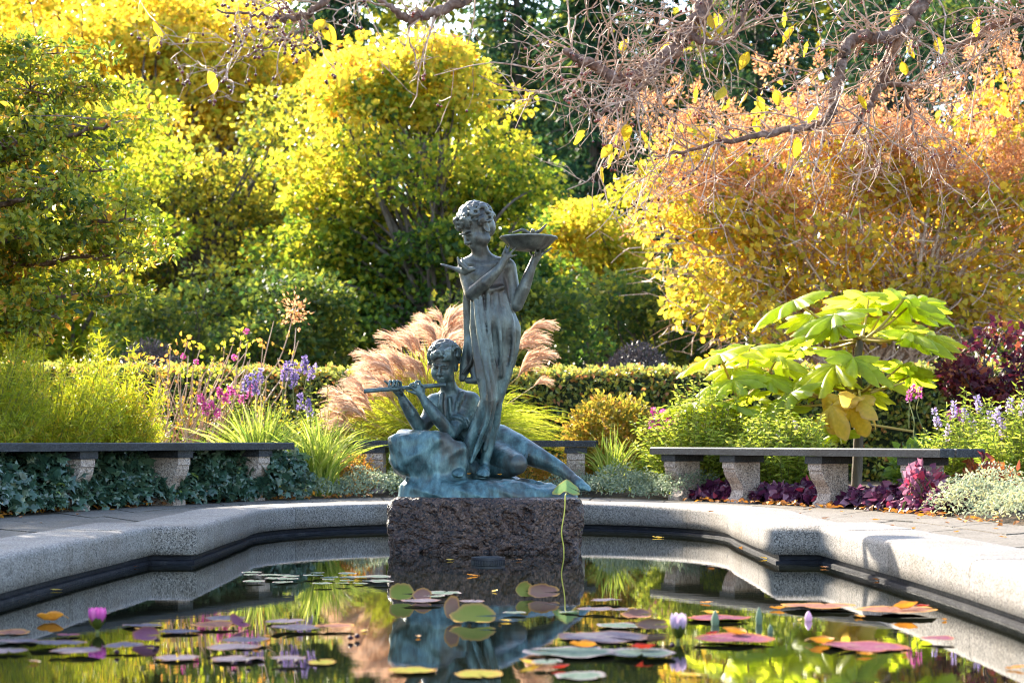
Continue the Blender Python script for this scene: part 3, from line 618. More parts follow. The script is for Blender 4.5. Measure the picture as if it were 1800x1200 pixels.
def bronze_mat():
    m, nt, nd, lk, bs = new_mat('patinated_bronze')
    tc = nd.new("ShaderNodeTexCoord"); geo = nd.new("ShaderNodeNewGeometry")
    mp = nd.new("ShaderNodeMapping"); mp.inputs["Scale"].default_value = (1, 1, .4); lk.new(tc.outputs["Object"], mp.inputs[0])
    n1 = nd.new("ShaderNodeTexNoise"); n1.inputs["Scale"].default_value = 16; n1.inputs["Detail"].default_value = 8; n1.inputs["Roughness"].default_value = .68; lk.new(mp.outputs[0], n1.inputs[0])
    sz = nd.new("ShaderNodeSeparateXYZ"); lk.new(tc.outputs["Object"], sz.inputs[0])
    hz = nd.new("ShaderNodeMapRange"); hz.inputs[1].default_value = .25; hz.inputs[2].default_value = 1.15; lk.new(sz.outputs[2], hz.inputs[0])
    low = ramp(nd, [(.26, (.012, .018, .02)), (.42, (.028, .06, .066)), (.56, (.07, .14, .15)), (.72, (.16, .26, .26))])
    hi = ramp(nd, [(.26, (.024, .022, .02)), (.42, (.068, .068, .058)), (.56, (.12, .128, .11)), (.74, (.22, .225, .195))])
    lk.new(n1.outputs[0], low.inputs[0]); lk.new(n1.outputs[0], hi.inputs[0])
    mx = nd.new("ShaderNodeMix"); mx.data_type = 'RGBA'; lk.new(hz.outputs[0], mx.inputs[0]); lk.new(low.outputs[0], mx.inputs[6]); lk.new(hi.outputs[0], mx.inputs[7])
    # brown oxide in streaks; hollows also darkened brown for contrast
    n2 = nd.new("ShaderNodeTexNoise"); n2.inputs["Scale"].default_value = 7; n2.inputs["Detail"].default_value = 6; lk.new(mp.outputs[0], n2.inputs[0])
    r2_ = ramp(nd, [(.50, (0, 0, 0)), (.66, (1, 1, 1))]); lk.new(n2.outputs[0], r2_.inputs[0])
    pr = ramp(nd, [(.42, (1, 1, 1)), (.497, (0, 0, 0))]); lk.new(geo.outputs["Pointiness"], pr.inputs[0])
    ad = nd.new("ShaderNodeMath"); ad.operation = 'MULTIPLY_ADD'; ad.use_clamp = True; lk.new(r2_.outputs[0], ad.inputs[0]); ad.inputs[1].default_value = .75; lk.new(pr.outputs[0], ad.inputs[2])
    m2 = nd.new("ShaderNodeMix"); m2.data_type = 'RGBA'; lk.new(ad.outputs[0], m2.inputs[0]); lk.new(mx.outputs[2], m2.inputs[6]); m2.inputs[7].default_value = (.05, .036, .028, 1)
    lk.new(m2.outputs[2], bs.inputs["Base Color"]); bs.inputs["Metallic"].default_value = .3; bs.inputs["Roughness"].default_value = .42; bs.inputs["Specular IOR Level"].default_value = .5
    n3 = nd.new("ShaderNodeTexNoise"); n3.inputs["Scale"].default_value = 70; n3.inputs["Detail"].default_value = 5; lk.new(tc.outputs["Object"], n3.inputs[0])
    bp = nd.new("ShaderNodeBump"); bp.inputs["Strength"].default_value = .35; bp.inputs["Distance"].default_value = .004; lk.new(n3.outputs[0], bp.inputs["Height"]); lk.new(bp.outputs[0], bs.inputs["Normal"])
    return m
M['bronze'] = bronze_mat()
st = thing("bronze_statue", "green patinated bronze fountain group of standing figure with bowl and seated piper on rock", "statue", SB)
for nm, sd in (("standing_figure", g), ("seated_figure", b), ("rock_base", k_)):
    V, Q = sd.mesh(1); me = make_mesh(nm, V, [Q], M['bronze'], smooth=True); link(nm, me, st)
del g, b, k_
def lathe(prof_, c, seg=40, wob=None):
    prof_ = np.array(prof_); a = np.linspace(0, 2*math.pi, seg, endpoint=False)
    r_ = prof_[:, 0][:, None]*(1 + (wob(a)[None, :] if wob else np.zeros((1, seg)))); V = np.stack([c[0]+r_*np.cos(a), c[1]+r_*np.sin(a), np.broadcast_to(c[2]+prof_[:, 1][:, None], r_.shape)], -1).reshape(-1, 3)
    n_ = len(prof_); i = np.arange(n_-1)[:, None]*seg; j = np.arange(seg)[None, :]; j2 = (j+1) % seg
    return V, [np.stack([i+j, i+j2, i+seg+j2, i+seg+j], -1).reshape(-1, 4)]
bc = np.array(s_(929, 443, -.10+DY*.6))
V, Fs = lathe([(0, 0), (.05, 0), (.085, .006), (.105, .02), (.13, .045), (.146, .062), (.157, .068), (.158, .074), (.152, .078), (.143, .072), (.12, .05), (.08, .025), (0, .018)], bc, 64, lambda a: .018*np.sin(a*16))
bowl = link("bowl", make_mesh("bowl", V, Fs, M['bronze'], smooth=True), st)
def bird(name, c, d, up, sc, wings, tail):
    mb = SDF(np.array(c)-.13, np.array(c)+.13, .0045); c = np.array(c); d = nrm(np.array(d, float)); sd_ = nrm(np.cross(d, up)); u = np.cross(sd_, d)
    T = lambda a, s1, h: tuple(c+sc*(a*d+s1*sd_+h*u))
    mb.chain([(*T(-.035, 0, 0), .012*sc), (*T(0, 0, 0), .021*sc), (*T(.03, 0, .012), .014*sc), (*T(.042, 0, .018), .0125*sc)], .012)
    mb.chain([(*T(.05, 0, .018), .005*sc), (*T(.068, 0, .015), .0022*sc)], .004)
    mb.chain([(*T(-.03, 0, 0), .010*sc), (*T(-.085*tail, 0, .008), .006*sc)], .008)
    for w in wings: mb.chain([(*T(*p[:3]), p[3]*sc) for p in w], .006, 1)
    V, Q = mb.mesh(0); link(name, make_mesh(name, V, [Q], M['bronze'], smooth=True), st)
bird("bird", s_(817, 480, -.13+DY), (.8, -.35, -.2), (0, 0, 1), 1.15, [[(.01, -.015, .012, .012), (-.02, -.03, .035, .010), (-.04, -.03, .055, .005)], [(.01, .015, .012, .012), (-.015, .03, .03, .010), (-.03, .035, .055, .005)]], 1.45)
bird("bird", (bc[0]+.02, bc[1], bc[2]+.085), (.1, -1, .2), (0, 0, 1), .9, [[(0, -.01, .01, .011), (-.0, -.05, .03, .010), (-.01, -.09, .075, .005)], [(0, .01, .01, .011), (0, .06, .035, .010), (-.01, .115, .02, .005)]], .9)
V, Fs = tube([s_(642, 688, -.19), s_(700, 683.3, -.18), s_(784, 676.5, -.155)], [.0125, .012, .0115], 12); link("pipe", make_mesh("pipe", V, Fs, M['bronze'], smooth=False), st)
# ---- rough granite plinth standing in the water
pl = SDF((-.62, -.56, -.5), (.63, .5, .03), .0095)
xx = [pl.lo[i]+np.arange(pl.n[i])*pl.h for i in range(3)]
X_, Y_, Z_ = np.meshgrid(*xx, indexing='ij')
qx, qy, qz = np.abs(X_-.005)-.474, np.abs(Y_+.03)-.385, np.abs(Z_+.3)-.27
d_ = np.sqrt(np.maximum(qx, 0)**2+np.maximum(qy, 0)**2+np.maximum(qz, 0)**2)+np.minimum(np.maximum(qx, np.maximum(qy, qz)), 0)-.035
PP = np.stack([X_, Y_, Z_], -1)
rough = .009*snoise(PP, 14, 1)+.015*np.abs(snoise(PP, 28, 2))+.010*np.abs(snoise(PP, 60, 3))+.006*snoise(PP, 115, 4)-.014
pl.d = (d_+rough*np.clip((-Z_+.0)/.03, 0.12, 1)*np.clip((Z_+.8)/.1, 0, 1)).astype(np.float32)
V, Q = pl.mesh(0)
pm = speckle_mat('plinth_granite', (.066, .036, .026), (.02, .013, .014), (.135, .078, .056), scale=95, rough=.27, bump=1.0, stain=(.35, .3, .33), bdist=.03, bsc=38)
tag(link("granite_plinth", make_mesh("granite_plinth", V, [Q], pm, smooth=True), None, SB), "rough brown granite block standing in the pool under the bronze group", "plinth")
# ------------------------------------------------------------------ benches: three stone boards on curved supports
def bench(label, A, B, zt, supports, over=0.0, depth=.35):
    """A, B front edge ends on the ground plan; front faces the pool"""
    A = np.array(A, float); B = np.array(B, float); d = nrm(B-A); nb = np.array([-d[1], d[0]])
    c = np.array([XC, 9.5]); 
    if nb @ (c-A) > 0: nb = -nb                      # nb points away from the pool
    root = thing("stone_bench", label, "bench", (*((A+B)/2), 0), "curved row of stone benches behind the pool")
    w = (depth-.012)/3; th = .05
    for k in range(3):
        a0 = A + nb*(k*(w+.006)) - d*(.0 if k else .0) + d*rng.uniform(-.012, .012); b0 = B + nb*(k*(w+.006)) + d*rng.uniform(-.012, .012); e = .006
        quad = [a0, b0, b0+nb*w, a0+nb*w]; qi = [a0+d*e+nb*e, b0-d*e+nb*e, b0-d*e+nb*(w-e), a0+d*e+nb*(w-e)]
        V = np.array([[*p, zt-th] for p in quad]+[[*p, zt-e] for p in quad]+[[*p, zt] for p in qi])
        f = [[3, 2, 1, 0], [8, 9, 10, 11]] + [[i, (i+1) % 4, 4+(i+1) % 4, 4+i] for i in range(4)] + [[4+i, 4+(i+1) % 4, 8+(i+1) % 4, 8+i] for i in range(4)]
        part("seat_board", V, [np.array(f)], M['plank'], root)
    L = np.linalg.norm(B-A); zs = zt-th
    yy = [(.07, -.02), (.07, .03), (.10, .045), (.115, .10), (.09, .17), (.05, .235), (.035, .285), (.035, zs-.05)]
    yy = [(a, z*(zs-.05)/.32 if z > 0 else z) for a, z in [(.07, -.04), (.07, .03), (.098, .05), (.112, .10), (.095, .15), (.06, .20), (.042, .245), (.042, .268), (.032, .272), (.032, .32)]]
    yb = [(depth-.10, z) for a, z in yy]
    for t in supports:
        o = A + d*t; hw = .07; ring = yy + yb[::-1]; n_ = len(ring); V = []
        for s1 in (-hw, hw):
            V += [[*(o+d*s1+nb*a), z] for a, z in ring]
        f4 = [[i, (i+1) % n_, n_+(i+1) % n_, n_+i] for i in range(n_)]
        sup = part("support", np.array(V), [np.array(f4), np.array([list(range(n_))[::-1], list(range(n_, 2*n_))])], M['support'], root)
        hw2 = .088; q4 = [o-d*hw2+nb*.022, o+d*hw2+nb*.022, o+d*hw2+nb*(depth-.08), o-d*hw2+nb*(depth-.08)]
        V = np.array([[*p, zs-.05+.0005] for p in q4]+[[*p, zs-.002] for p in q4])
        part("support_cap", V, [np.array([[3, 2, 1, 0], [4, 5, 6, 7], [0, 1, 5, 4], [1, 2, 6, 5], [2, 3, 7, 6], [3, 0, 4, 7]])], M['plank'], sup)
    return root
bench("dark stone bench on four curved supports above purple foliage", (1.01, 13.5), (2.50, 10.78), .38, [.20, .93, 1.88, 2.78])
bench("dark stone bench behind the bronze group, half hidden by it", (-1.24, 14.55), (.66, 14.45), .43, [.15, .95, 1.74])
bench("long dark stone bench standing over ivy beside the feathery bush", (-3.75, 8.6), (-1.58, 13.45), .415, [.9, 2.0, 2.92, 3.95, 4.95])
# ------------------------------------------------------------------ trees
def clump_centres(c, r, n, seed=0, lump=.25, shell=.5, zmin=None):
    rr_ = np.random.default_rng(seed); out = []
    d = nrm(rr_.normal(size=(n*3, 3))); rad = shell + (1-shell)*rr_.uniform(0, 1, n*3)**.6
    lum = 1 + lump*snoise(d, 3.0, seed)
    Pp = np.array(c) + d*(rad*lum)[:, None]*np.array(r)
    if zmin is not None: Pp = Pp[Pp[:, 2] > zmin]
    return Pp[:n]
def limbs(mb, base, top, cents, r0, seed=0, frac=1.0, sides=5, minr=.012):
    rr_ = np.random.default_rng(seed); base = np.array(base, float); top = np.array(top, float)
    mid = (base+top)/2 + rr_.normal(size=3)*np.array([.12, .12, 0])*np.linalg.norm(top-base)*.3
    tr = bez([base, mid, top], 8); H = np.linspace(0, 1, len(tr))
    mb.add(*tube(tr, r0*(1.25-.95*H), 9))
    for i in range(3):
        pass
    for c in cents:
        if rr_.uniform() > frac: continue
        h = np.clip((c[2]-base[2])/(top[2]-base[2]+1e-6)*rr_.uniform(.35, .75), .12, .98); s0 = np.array([np.interp(h, H, tr[:, k]) for k in range(3)])
        m_ = s0 + (c-s0)*.5 + rr_.normal(size=3)*np.linalg.norm(c-s0)*.10 + np.array([0, 0, .08*np.linalg.norm(c-s0)])
        p_ = bez([s0, m_, c], 6); rr0 = max(r0*(1.1-.9*h)*.55, minr)
        mb.add(*tube(p_, np.linspace(rr0, minr*.6, len(p_)), sides, cap=False))
def crown(cents, cr, n, L, W, flat=.55, shape='quad', up=.9, droop=0.0, vfun=None, hollow=.35):
    """n leaves shared out over clump centres of radius cr (scalar or per clump)"""
    k = len(cents); idx = rng.integers(0, k, n); cr = np.broadcast_to(cr, (k,))
    d = nrm(rng.normal(size=(n, 3))); rad = hollow+(1-hollow)*rng.uniform(0, 1, n)**.5
    off = d*rad[:, None]*cr[idx][:, None]; off[:, 2] *= flat
    C = cents[idx]+off
    U = nrm(nrm(off+1e-6)*.8 + rng.normal(size=(n, 3))*.7 + np.array([0, 0, -droop])); N = rdir(n, up)
    v = vfun(C, idx, rad) if vfun else rng.uniform(0, 1, n)
    s_l = rng.uniform(.65, 1.25, n)
    return leaves(C, U, N, L*s_l, W*s_l, np.clip(v, 0, 1), shape)
def tree(name, label, base, r0, top, cents, cr, n, L, W, mat, group=None, bark='bark', cat="tree", frac=.7, seed=0, extra=None, **kw):
    t = thing(name, label, cat, base, group)
    mb = MB(); limbs(mb, base, top, cents, r0, seed, frac); mb.build("trunk", M[bark], t, smooth=True)
    V, Fs, A_ = crown(cents, cr, n, L, W, **kw); part("crown", V, Fs, M[mat], t, {"v": A_})
    return t
def rnd_v(mean, sd, clump_sd=.1, k=400, grad=None):
    cl_ = rng.normal(0, clump_sd, k)
    def f(C, idx, rad):
        v = mean + cl_[idx % k] + rng.normal(0, sd, len(C))
        if grad: v = v + grad(C)
        return v
    return f
# round golden-green maple behind the statue
D = 30; c = P(735, 300, D); cm = np.vstack([clump_centres(c, (2.1, 1.3, 2.15), 105, 1, .34, .5), clump_centres(P(590, 480, D), (1.2, 1.2, 1.3), 40, 2, .35), clump_centres(P(870, 480, D), (1.2, 1.2, 1.3), 40, 3, .35), clump_centres(P(740, 560, D), (2.2, 1.0, .7), 44, 32), clump_centres(P(700, 140, D), (1.3, 1.1, .7), 26, 31)])
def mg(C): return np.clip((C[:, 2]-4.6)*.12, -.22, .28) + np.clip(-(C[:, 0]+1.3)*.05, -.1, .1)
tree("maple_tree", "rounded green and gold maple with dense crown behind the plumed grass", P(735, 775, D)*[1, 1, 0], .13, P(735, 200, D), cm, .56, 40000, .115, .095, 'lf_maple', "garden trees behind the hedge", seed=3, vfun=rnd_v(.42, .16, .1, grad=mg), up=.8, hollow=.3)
# tall golden trees, upper left
D = 46; cm = np.vstack([clump_centres(P(270, 160, D), (4.3, 1.7, 3.7), 140, 4, .4), clump_centres(P(60, 130, D), (2.9, 1.6, 3.0), 60, 5, .4), clump_centres(P(450, 200, D), (2.1, 1.6, 2.3), 56, 6, .35)])
tree("golden_tree", "tall bright yellow tree filling the upper corner behind the layered tree", P(270, 775, D)*[1, 1, 0], .22, P(270, 80, D), cm, .80, 28000, .185, .15, 'lf_gold', "garden trees behind the hedge", seed=4, vfun=rnd_v(.46, .22, .14), hollow=.25)
D = 34; cm = np.vstack([clump_centres(P(380, 420, D), (2.3, 1.1, 2.1), 95, 7, .4), clump_centres(P(230, 440, D), (1.6, 1.4, 1.6), 50, 8), clump_centres(P(500, 300, D), (.9, 1.3, 1.3), 28, 9), clump_centres(P(330, 570, D), (2.6, 1.3, .8), 50, 109)])
tree("olive_tree", "dull olive green tree in shade between golden tree and maple", P(370, 775, D)*[1, 1, 0], .16, P(380, 260, D), cm, .56, 25000, .12, .09, 'lf_olive', "garden trees behind the hedge", seed=5, vfun=rnd_v(.64, .24, .14), hollow=.3)
D = 31; cm = clump_centres(P(60, 420, D), (2.0, 1.6, 2.6), 70, 10)
tree("yellow_green_tree", "yellow green tree seen through the branches of the layered tree", P(60, 775, D)*[1, 1, 0], .14, P(60, 200, D), cm, .7, 20000, .115, .09, 'lf_lime', "garden trees behind the hedge", seed=6, vfun=rnd_v(.5, .2, .12))
# small lime tree right of the statue
D = 34; cm = np.vstack([clump_centres(P(1060, 460, D), (.95, .8, 1.07), 44, 11, .35), clump_centres(P(1000, 400, D), (.53, .6, .63), 12, 12, .35), clump_centres(P(1100, 540, D), (.75, .7, .75), 20, 13)])
tree("small_lime_tree", "small pale lime tree between the statue bowl and the dark spruces", P(1065, 775, D)*[1, 1, 0], .07, P(1060, 420, D), cm, .42, 10000, .115, .095, 'lf_lime', "garden trees behind the hedge", seed=7, vfun=rnd_v(.76, .16, .1))
# orange and yellow shrub-tree on the right, twiggy, with rusty seed heads
D = 21.5; c = P(1500, 390, D); 
cm = np.vstack([clump_centres(c, (2.15, 1.1, 1.35), 120, 14, .3, .4), clump_centres(P(1250, 440, D), (.75, .9, .85), 40, 15), clump_centres(P(1740, 330, D), (1.0, 1.1, 1.2), 46, 16), clump_centres(P(1600, 520, D), (1.8, .9, .6), 60, 116)])
orange = thing("crape_myrtle", "broad twiggy shrub with yellow leaves and orange seed heads behind the big-leaved plant", "shrub", P(1520, 775, D)*[1, 1, 0], "garden trees behind the hedge")
mb = MB(); r5 = np.random.default_rng(8)
for i in range(9):
    b0 = P(1520, 775, D)*[1, 1, 0]+np.array([r5.uniform(-.9, .9), r5.uniform(-.3, .3), 0]); tp = c+np.array([r5.uniform(-1.7, 1.7), r5.uniform(-.6, .6), r5.uniform(-.2, .6)])
    sub = cm[r5.choice(len(cm), 34)]; sub = sub[np.argsort(np.linalg.norm(sub-tp, axis=1))[:20]]
    limbs(mb, b0, tp, sub, .05, i, 1.0, 4, .010)
mb.build("trunk", M['twig'], orange, smooth=True)
mb = MB()
for i in range(2200):      # fine bare twigs through the crown
    a = cm[r5.integers(len(cm))]+r5.normal(size=3)*.25; dv = nrm(r5.normal(size=3)*[1, 1, .6]+nrm(a-c+[0, 0, .8])*1.0); b_ = a+dv*r5.uniform(.2, .5)
    mb.add(*tube([a, (a+b_)/2+r5.normal(size=3)*.03, b_], [.008, .006, .003], 3, cap=False), a=r5.uniform())
tag(mb.build("twigs", M['twig'], orange), kind="stuff")
V, Fs, A_ = crown(cm, .42, 15000, .10, .08, vfun=rnd_v(.47, .22, .12), up=.35, droop=.5, shape='oval'); part("crown", V, Fs, M['lf_orange'], orange, {"v": A_})
top = cm[np.argsort(-(cm[:, 2]+.35*np.abs(cm[:, 0]-c[0])*0+r5.normal(size=len(cm))*.34))[:150]]
C = []; U = []
for p in top:
    for q_ in range(5):
        o = p + r5.normal(size=3)*[.32, .3, .12]+[0, 0, .3]; ax = nrm(np.array([r5.normal()*.5, r5.normal()*.5, 1.]))
        m_ = 60; t_ = r5.uniform(0, 1, m_); d_ = nrm(r5.normal(size=(m_, 3))); C.append(o+ax*(t_*.26)[:, None]+d_*(.085*(1.1-t_))[:, None]); U.append(nrm(d_+ax*.5))
C = np.vstack(C); U = np.vstack(U); V, Fs, A_ = leaves(C, U, rdir(len(C)), .05, .022, rng.uniform(0, 1, len(C)), 'quad')
tag(part("seed_heads", V, Fs, M['seed'], orange, {"v": A_}), kind="stuff")
# dark conifers behind
def conifer(label, px, D, h, rad, seed, n=9000, mat='lf_dark', w=.05):
    r_ = np.random.default_rng(seed); base = np.array([(px-900)*D/F, D, 0.]); t = thing("spruce_tree", label, "tree", base, "dark conifers behind the garden trees")
    mb = MB(); mb.add(*tube([base, base+[.1, 0, h*.5], base+[0, 0, h]], [.26, .16, .03], 8)); tips = []; 
    nb = int(h*9)
    for i in range(nb):
        z = h*(.06+.92*(i/nb)); L_ = rad*(1-i/nb)**.8*r_.uniform(.7, 1.1)+.25; a = i*2.4+r_.uniform(-.4, .4); d_ = np.array([math.cos(a), math.sin(a), 0])
        p_ = bez([base+[0, 0, z], base+[0, 0, z-.05*L_]+d_*L_*.5, base+[0, 0, z-.16*L_]+d_*L_], 4); mb.add(*tube(p_, np.linspace(.035, .01, len(p_)), 3, cap=False)); tips.append(p_)
    mb.build("trunk", M['bark'], t, smooth=True)
    T_ = np.array(tips); k = T_.shape[1]; bi = r_.integers(0, len(T_), n); s1 = r_.uniform(.12, 1, n); f_ = s1*(k-1); i0 = np.minimum(f_.astype(int), k-2); fr = (f_-i0)[:, None]
    C = T_[bi, i0]*(1-fr)+T_[bi, i0+1]*fr + r_.normal(size=(n, 3))*[.16, .16, .07]; out = nrm((C-base)*[1, 1, 0]+1e-6)
    U = nrm(out*.7+r_.normal(size=(n, 3))*.6+[0, 0, -.55]); V, Fs, A_ = leaves(C, U, rdir(n, .5), r_.uniform(.22, .5, n), w*2.2, np.clip(r_.normal(.45, .25, n), 0, 1), 'quad')
    part("crown", V, Fs, M[mat], t, {"v": A_})
for i, (px, D, h, rad, lab) in enumerate([(590, 52, 17, 3.0, "dark spruce rising between the golden tree and the maple"), (905, 56, 19, 3.4, "tall dark spruce behind the maple top"), (1040, 46, 14.5, 2.9, "dark spruce standing right behind the small lime tree"), (1150, 58, 20, 3.2, "tall blue green spruce behind the overhanging bare branches"), (1330, 50, 18, 3.4, "dark spruce behind the seed-headed shrub, wide at its foot"), (1560, 55, 20, 3.6, "dark spruce behind the shrub's orange top")]):
    conifer(lab, px, D, h, rad, 40+i)
D = 33; cm = clump_centres(P(1790, 40, D), (1.6, 1.5, 2.6), 60, 17)
tree("holm_tree", "dark evergreen broadleaf tree rising beyond the seed-headed shrub", P(1790, 775, D)*[1, 1, 0], .2, P(1790, 100, D), cm, .7, 15000, .12, .08, 'lf_dark', "garden trees behind the hedge", seed=9, vfun=rnd_v(.55, .25, .15))
# far backdrop of park trees
for i, (px, py, D, rx, rz, mat, lab) in enumerate([(60, 180, 70, 6.5, 7, 'lf_gold', "far yellow park tree at the left edge of the garden"), (420, 120, 75, 6, 8, 'lf_lime', "far yellow green park tree behind the olive tree"), (760, 230, 72, 5.5, 6, 'lf_olive', "far olive park tree behind the maple"), (1060, 260, 78, 5.5, 6, 'lf_olive', "far brownish park tree behind the tall spruces"), (1340, 190, 74, 6, 7, 'lf_olive', "far dull green park tree behind the bare branches"), (1700, 220, 72, 6.5, 7.5, 'lf_dark', "far dark park tree at the right edge of the garden")]):
    cm = clump_centres(P(px, py, D), (rx, 4, rz), 90, 60+i); tree("park_tree", lab, P(px, 775, D)*[1, 1, 0], .4, P(px, py, D), cm, 1.7, 13000, .34, .26, mat, "far park trees", seed=60+i, vfun=rnd_v(.5, .2, .12), frac=.4)
# dark green shrubs filling the shade behind the hedge
for i, (px, py, D, rx, rz, lab) in enumerate([(330, 600, 26, 1.4, .7, "dark green shrub behind the rose canes"), (500, 590, 25, .8, .7, "dark green shrub left of the plumed grass"), (930, 585, 26, 1.1, .8, "dark green shrub right of the standing figure"), (1180, 560, 24.5, .9, .9, "dark green shrub left of the big-leaved plant"), (1420, 600, 25, 1.6, .9, "dark green shrub behind the big-leaved plant"), (1720, 600, 25, 1.4, .9, "dark green shrub behind the dark red maple")]):
    c0 = P(px, py, D); cm = clump_centres(c0, (rx, .9, rz), 34, 80+i)
    tree("evergreen_shrub", lab, P(px, 775, D)*[1, 1, 0], .05, c0, cm, .46, 5200, .10, .07, 'lf_olive', "evergreen shrubs behind the hedge", cat="shrub", seed=80+i, vfun=rnd_v(.30, .22, .1), frac=.5)
# purple-brown clipped mounds
for i, (px, py, lab) in enumerate([(262, 612, "rounded purple brown mound shrub beside the feathery bush"), (1122, 622, "rounded purple brown mound shrub right of the statue")]):
    D = 20.5; c0 = P(px, 640, D); rx = .42; t = thing("mound_shrub", lab, "shrub", c0*[1, 1, 0], "rounded dark mounds behind the hedge")
    mb = MB(); n_ = 7000; d_ = nrm(rng.normal(size=(n_, 3))); d_[:, 2] = np.abs(d_[:, 2])
    hz = P(0, 596 if i == 0 else 601, D)[2]; C = c0*[1, 1, 0] + d_*np.array([.62, .5, hz-.0])*rng.uniform(.86, 1.0, (n_, 1))
    V, Fs, A_ = leaves(C, nrm(d_+rng.normal(size=(n_, 3))*.5), rdir(n_), .05, .02, rng.uniform(0, 1, n_)); part("foliage", V, Fs, M['lf_mound'], t, {"v": A_})
    for q_ in range(9): a = q_*.7; mb.add(*tube([c0*[1, 1, 0]+[.04*math.cos(a), .04*math.sin(a), 0], c0*[1, 1, 0]+[.3*math.cos(a), .3*math.sin(a), hz*.75]], [.015, .006], 5))
    mb.build("stems", M['twig'], t)
# layered tree at the left edge, nearer than the rest; its shade falls over the left coping
base = np.array([-4.7, 13.6, 0.]); lay = thing("layered_tree", "spreading tree with arching layered branches of small glossy leaves at the left edge", "tree", base)
r6 = np.random.default_rng(21); mb = MB()
tr = bez([base, base+[.1, -.1, 1.2], base+[-.1, .1, 2.6], base+[.1, 0, 3.9]], 8); mb.add(*tube(tr, np.linspace(.12, .04, len(tr)), 9))
tiers = [(250, 215, 12.9), (225, 300, 13.2), (265, 385, 12.7), (160, 330, 12.5), (255, 450, 13.0), (150, 560, 12.6), (235, 520, 12.8), (120, 150, 13.6), (205, 150, 13.5), (30, 250, 12.6), (20, 420, 12.4), (70, 590, 12.9), (-80, 190, 12.8), (-120, 340, 12.6), (-100, 480, 12.7), (60, 90, 13.5), (-250, 250, 13), (-300, 420, 12.8), (-220, 120, 13.6), (-380, 330, 13.2), (20, 500, 13.4), (120, 440, 13.3), (90, 215, 13.3)]
cl = []
for i, (px, py, D) in enumerate(tiers):
    e = P(px-(45 if px > 100 else 0), py, D); h = np.clip(e[2]*.62, .8, 3.4); s0 = np.array([np.interp(h, tr[:, 2], tr[:, k]) for k in range(3)])
    p_ = bez([s0, s0+(e-s0)*.45+[0, 0, .22], s0+(e-s0)*.8+[0, 0, .12], e], 7); p_[1:-1] += r6.normal(size=(len(p_)-2, 3))*.012
    mb.add(*tube(p_, np.linspace(.038, .007, len(p_)), 6, cap=False))
    for s1 in np.linspace(.45, 1.0, 9):
        k = int(s1*(len(p_)-1)); a = p_[k]; 
        for q_ in range(2):
            b_ = a+np.array([r6.normal()*.2, r6.normal()*.22, r6.uniform(-.04, .14)]); mb.add(*tube([a, (a+b_)/2+[0, 0, .02], b_], [.008, .006, .003], 3, cap=False)); cl.append(b_)
mb.build("trunk", M['bark_red'], lay, smooth=True)
cl = np.array(cl); V, Fs, A_ = crown(cl, .155, 26000, .062, .034, flat=.5, shape='oval', up=1.0, vfun=rnd_v(.58, .22, .12), hollow=.1); part("crown", V, Fs, M['lf_fore'], lay, {"v": A_})
# neighbours of that tree beyond the left edge of the view; they shade the left side of the pool
for i, (x, y, h, lab) in enumerate([(-6.1, 12.6, 3.0, "small tree next to the layered tree, further from the pool"), (-6.9, 16.6, 4.2, "taller small tree behind the layered tree"), (-5.0, 10.3, 2.9, "small tree leaning over the far end of the long bench")]):
    cm = clump_centres((x, y, h), (1.5, 1.4, 1.1), 46, 95+i); tree("side_tree", lab, (x, y, 0), .1, np.array([x, y, h]), cm, .4, 12000, .08, .05, 'lf_fore', "small trees left of the pool", seed=95+i, vfun=rnd_v(.5, .2, .1))
# ------------------------------------------------------------------ clipped hedge
hd = thing("clipped_hedge", "long low clipped hedge with glossy lit top behind the flower beds", "hedge", (0, 17.6, 0))
hp_ = bez([(-6.0, 14.8), (-4.6, 16.6), (-2.2, 17.4), (0, 17.6), (2.2, 17.3), (4.4, 16.6), (6, 15)], 14)
T_ = nrm(np.gradient(hp_, axis=0)); Nn = np.stack([-T_[:, 1], T_[:, 0]], 1)
HT = P(0, 650, 17.2)[2]; wv = .36
ring = [(-wv, 0), (-wv, HT-.1), (-wv+.08, HT-.05), (wv-.08, HT-.05), (wv, HT-.1), (wv, 0)]
V = np.array([[*(hp_[i]+Nn[i]*a), z] for i in range(len(hp_)) for a, z in ring]); K = 6
i_ = np.arange(len(hp_)-1)[:, None]*K; j_ = np.arange(K-1)[None, :]
part("opaque_filler", V, [np.stack([i_+j_, i_+j_+1, i_+K+j_+1, i_+K+j_], -1).reshape(-1, 4)], noise_mat('hedge_core', [(.4, (.012, .018, .008)), (.7, (.03, .04, .015))], 25, 6, .95, .6), hd)  # added solid dark filler inside, so no light passes through the leaves
n_ = 46000; s1 = rng.uniform(0, len(hp_)-1.001, n_); k0 = s1.astype(int); fr = (s1-k0)[:, None]; ctr_ = hp_[k0]*(1-fr)+hp_[k0+1]*fr; nn_ = Nn[k0]
side = rng.uniform(0, 1, n_); a = np.where(side < .5, rng.uniform(-wv, wv, n_), -wv-.03+rng.normal(0, .045, n_)); z = np.where(side < .5, HT-.03+rng.normal(0, .022, n_)+.02*np.sin(s1*3.1)+.012*np.sin(s1*9), rng.uniform(.05, HT, n_))
z = np.minimum(z, HT+.04); C = np.c_[ctr_+nn_*a[:, None], z]; out = np.c_[nn_*np.where(side < .5, 0, -1)[:, None], np.where(side < .5, 1., .25)]
V, Fs, A_ = leaves(C, nrm(out*.5+rng.normal(size=(n_, 3))*.8), nrm(out+rng.normal(size=(n_, 3))*.8), .058, .036, np.clip(rng.normal(.58, .22, n_)+np.where(side < .5, .16, .1), 0, 1), 'quad')
part("foliage", V, Fs, M['lf_hedge'], hd, {"v": A_})
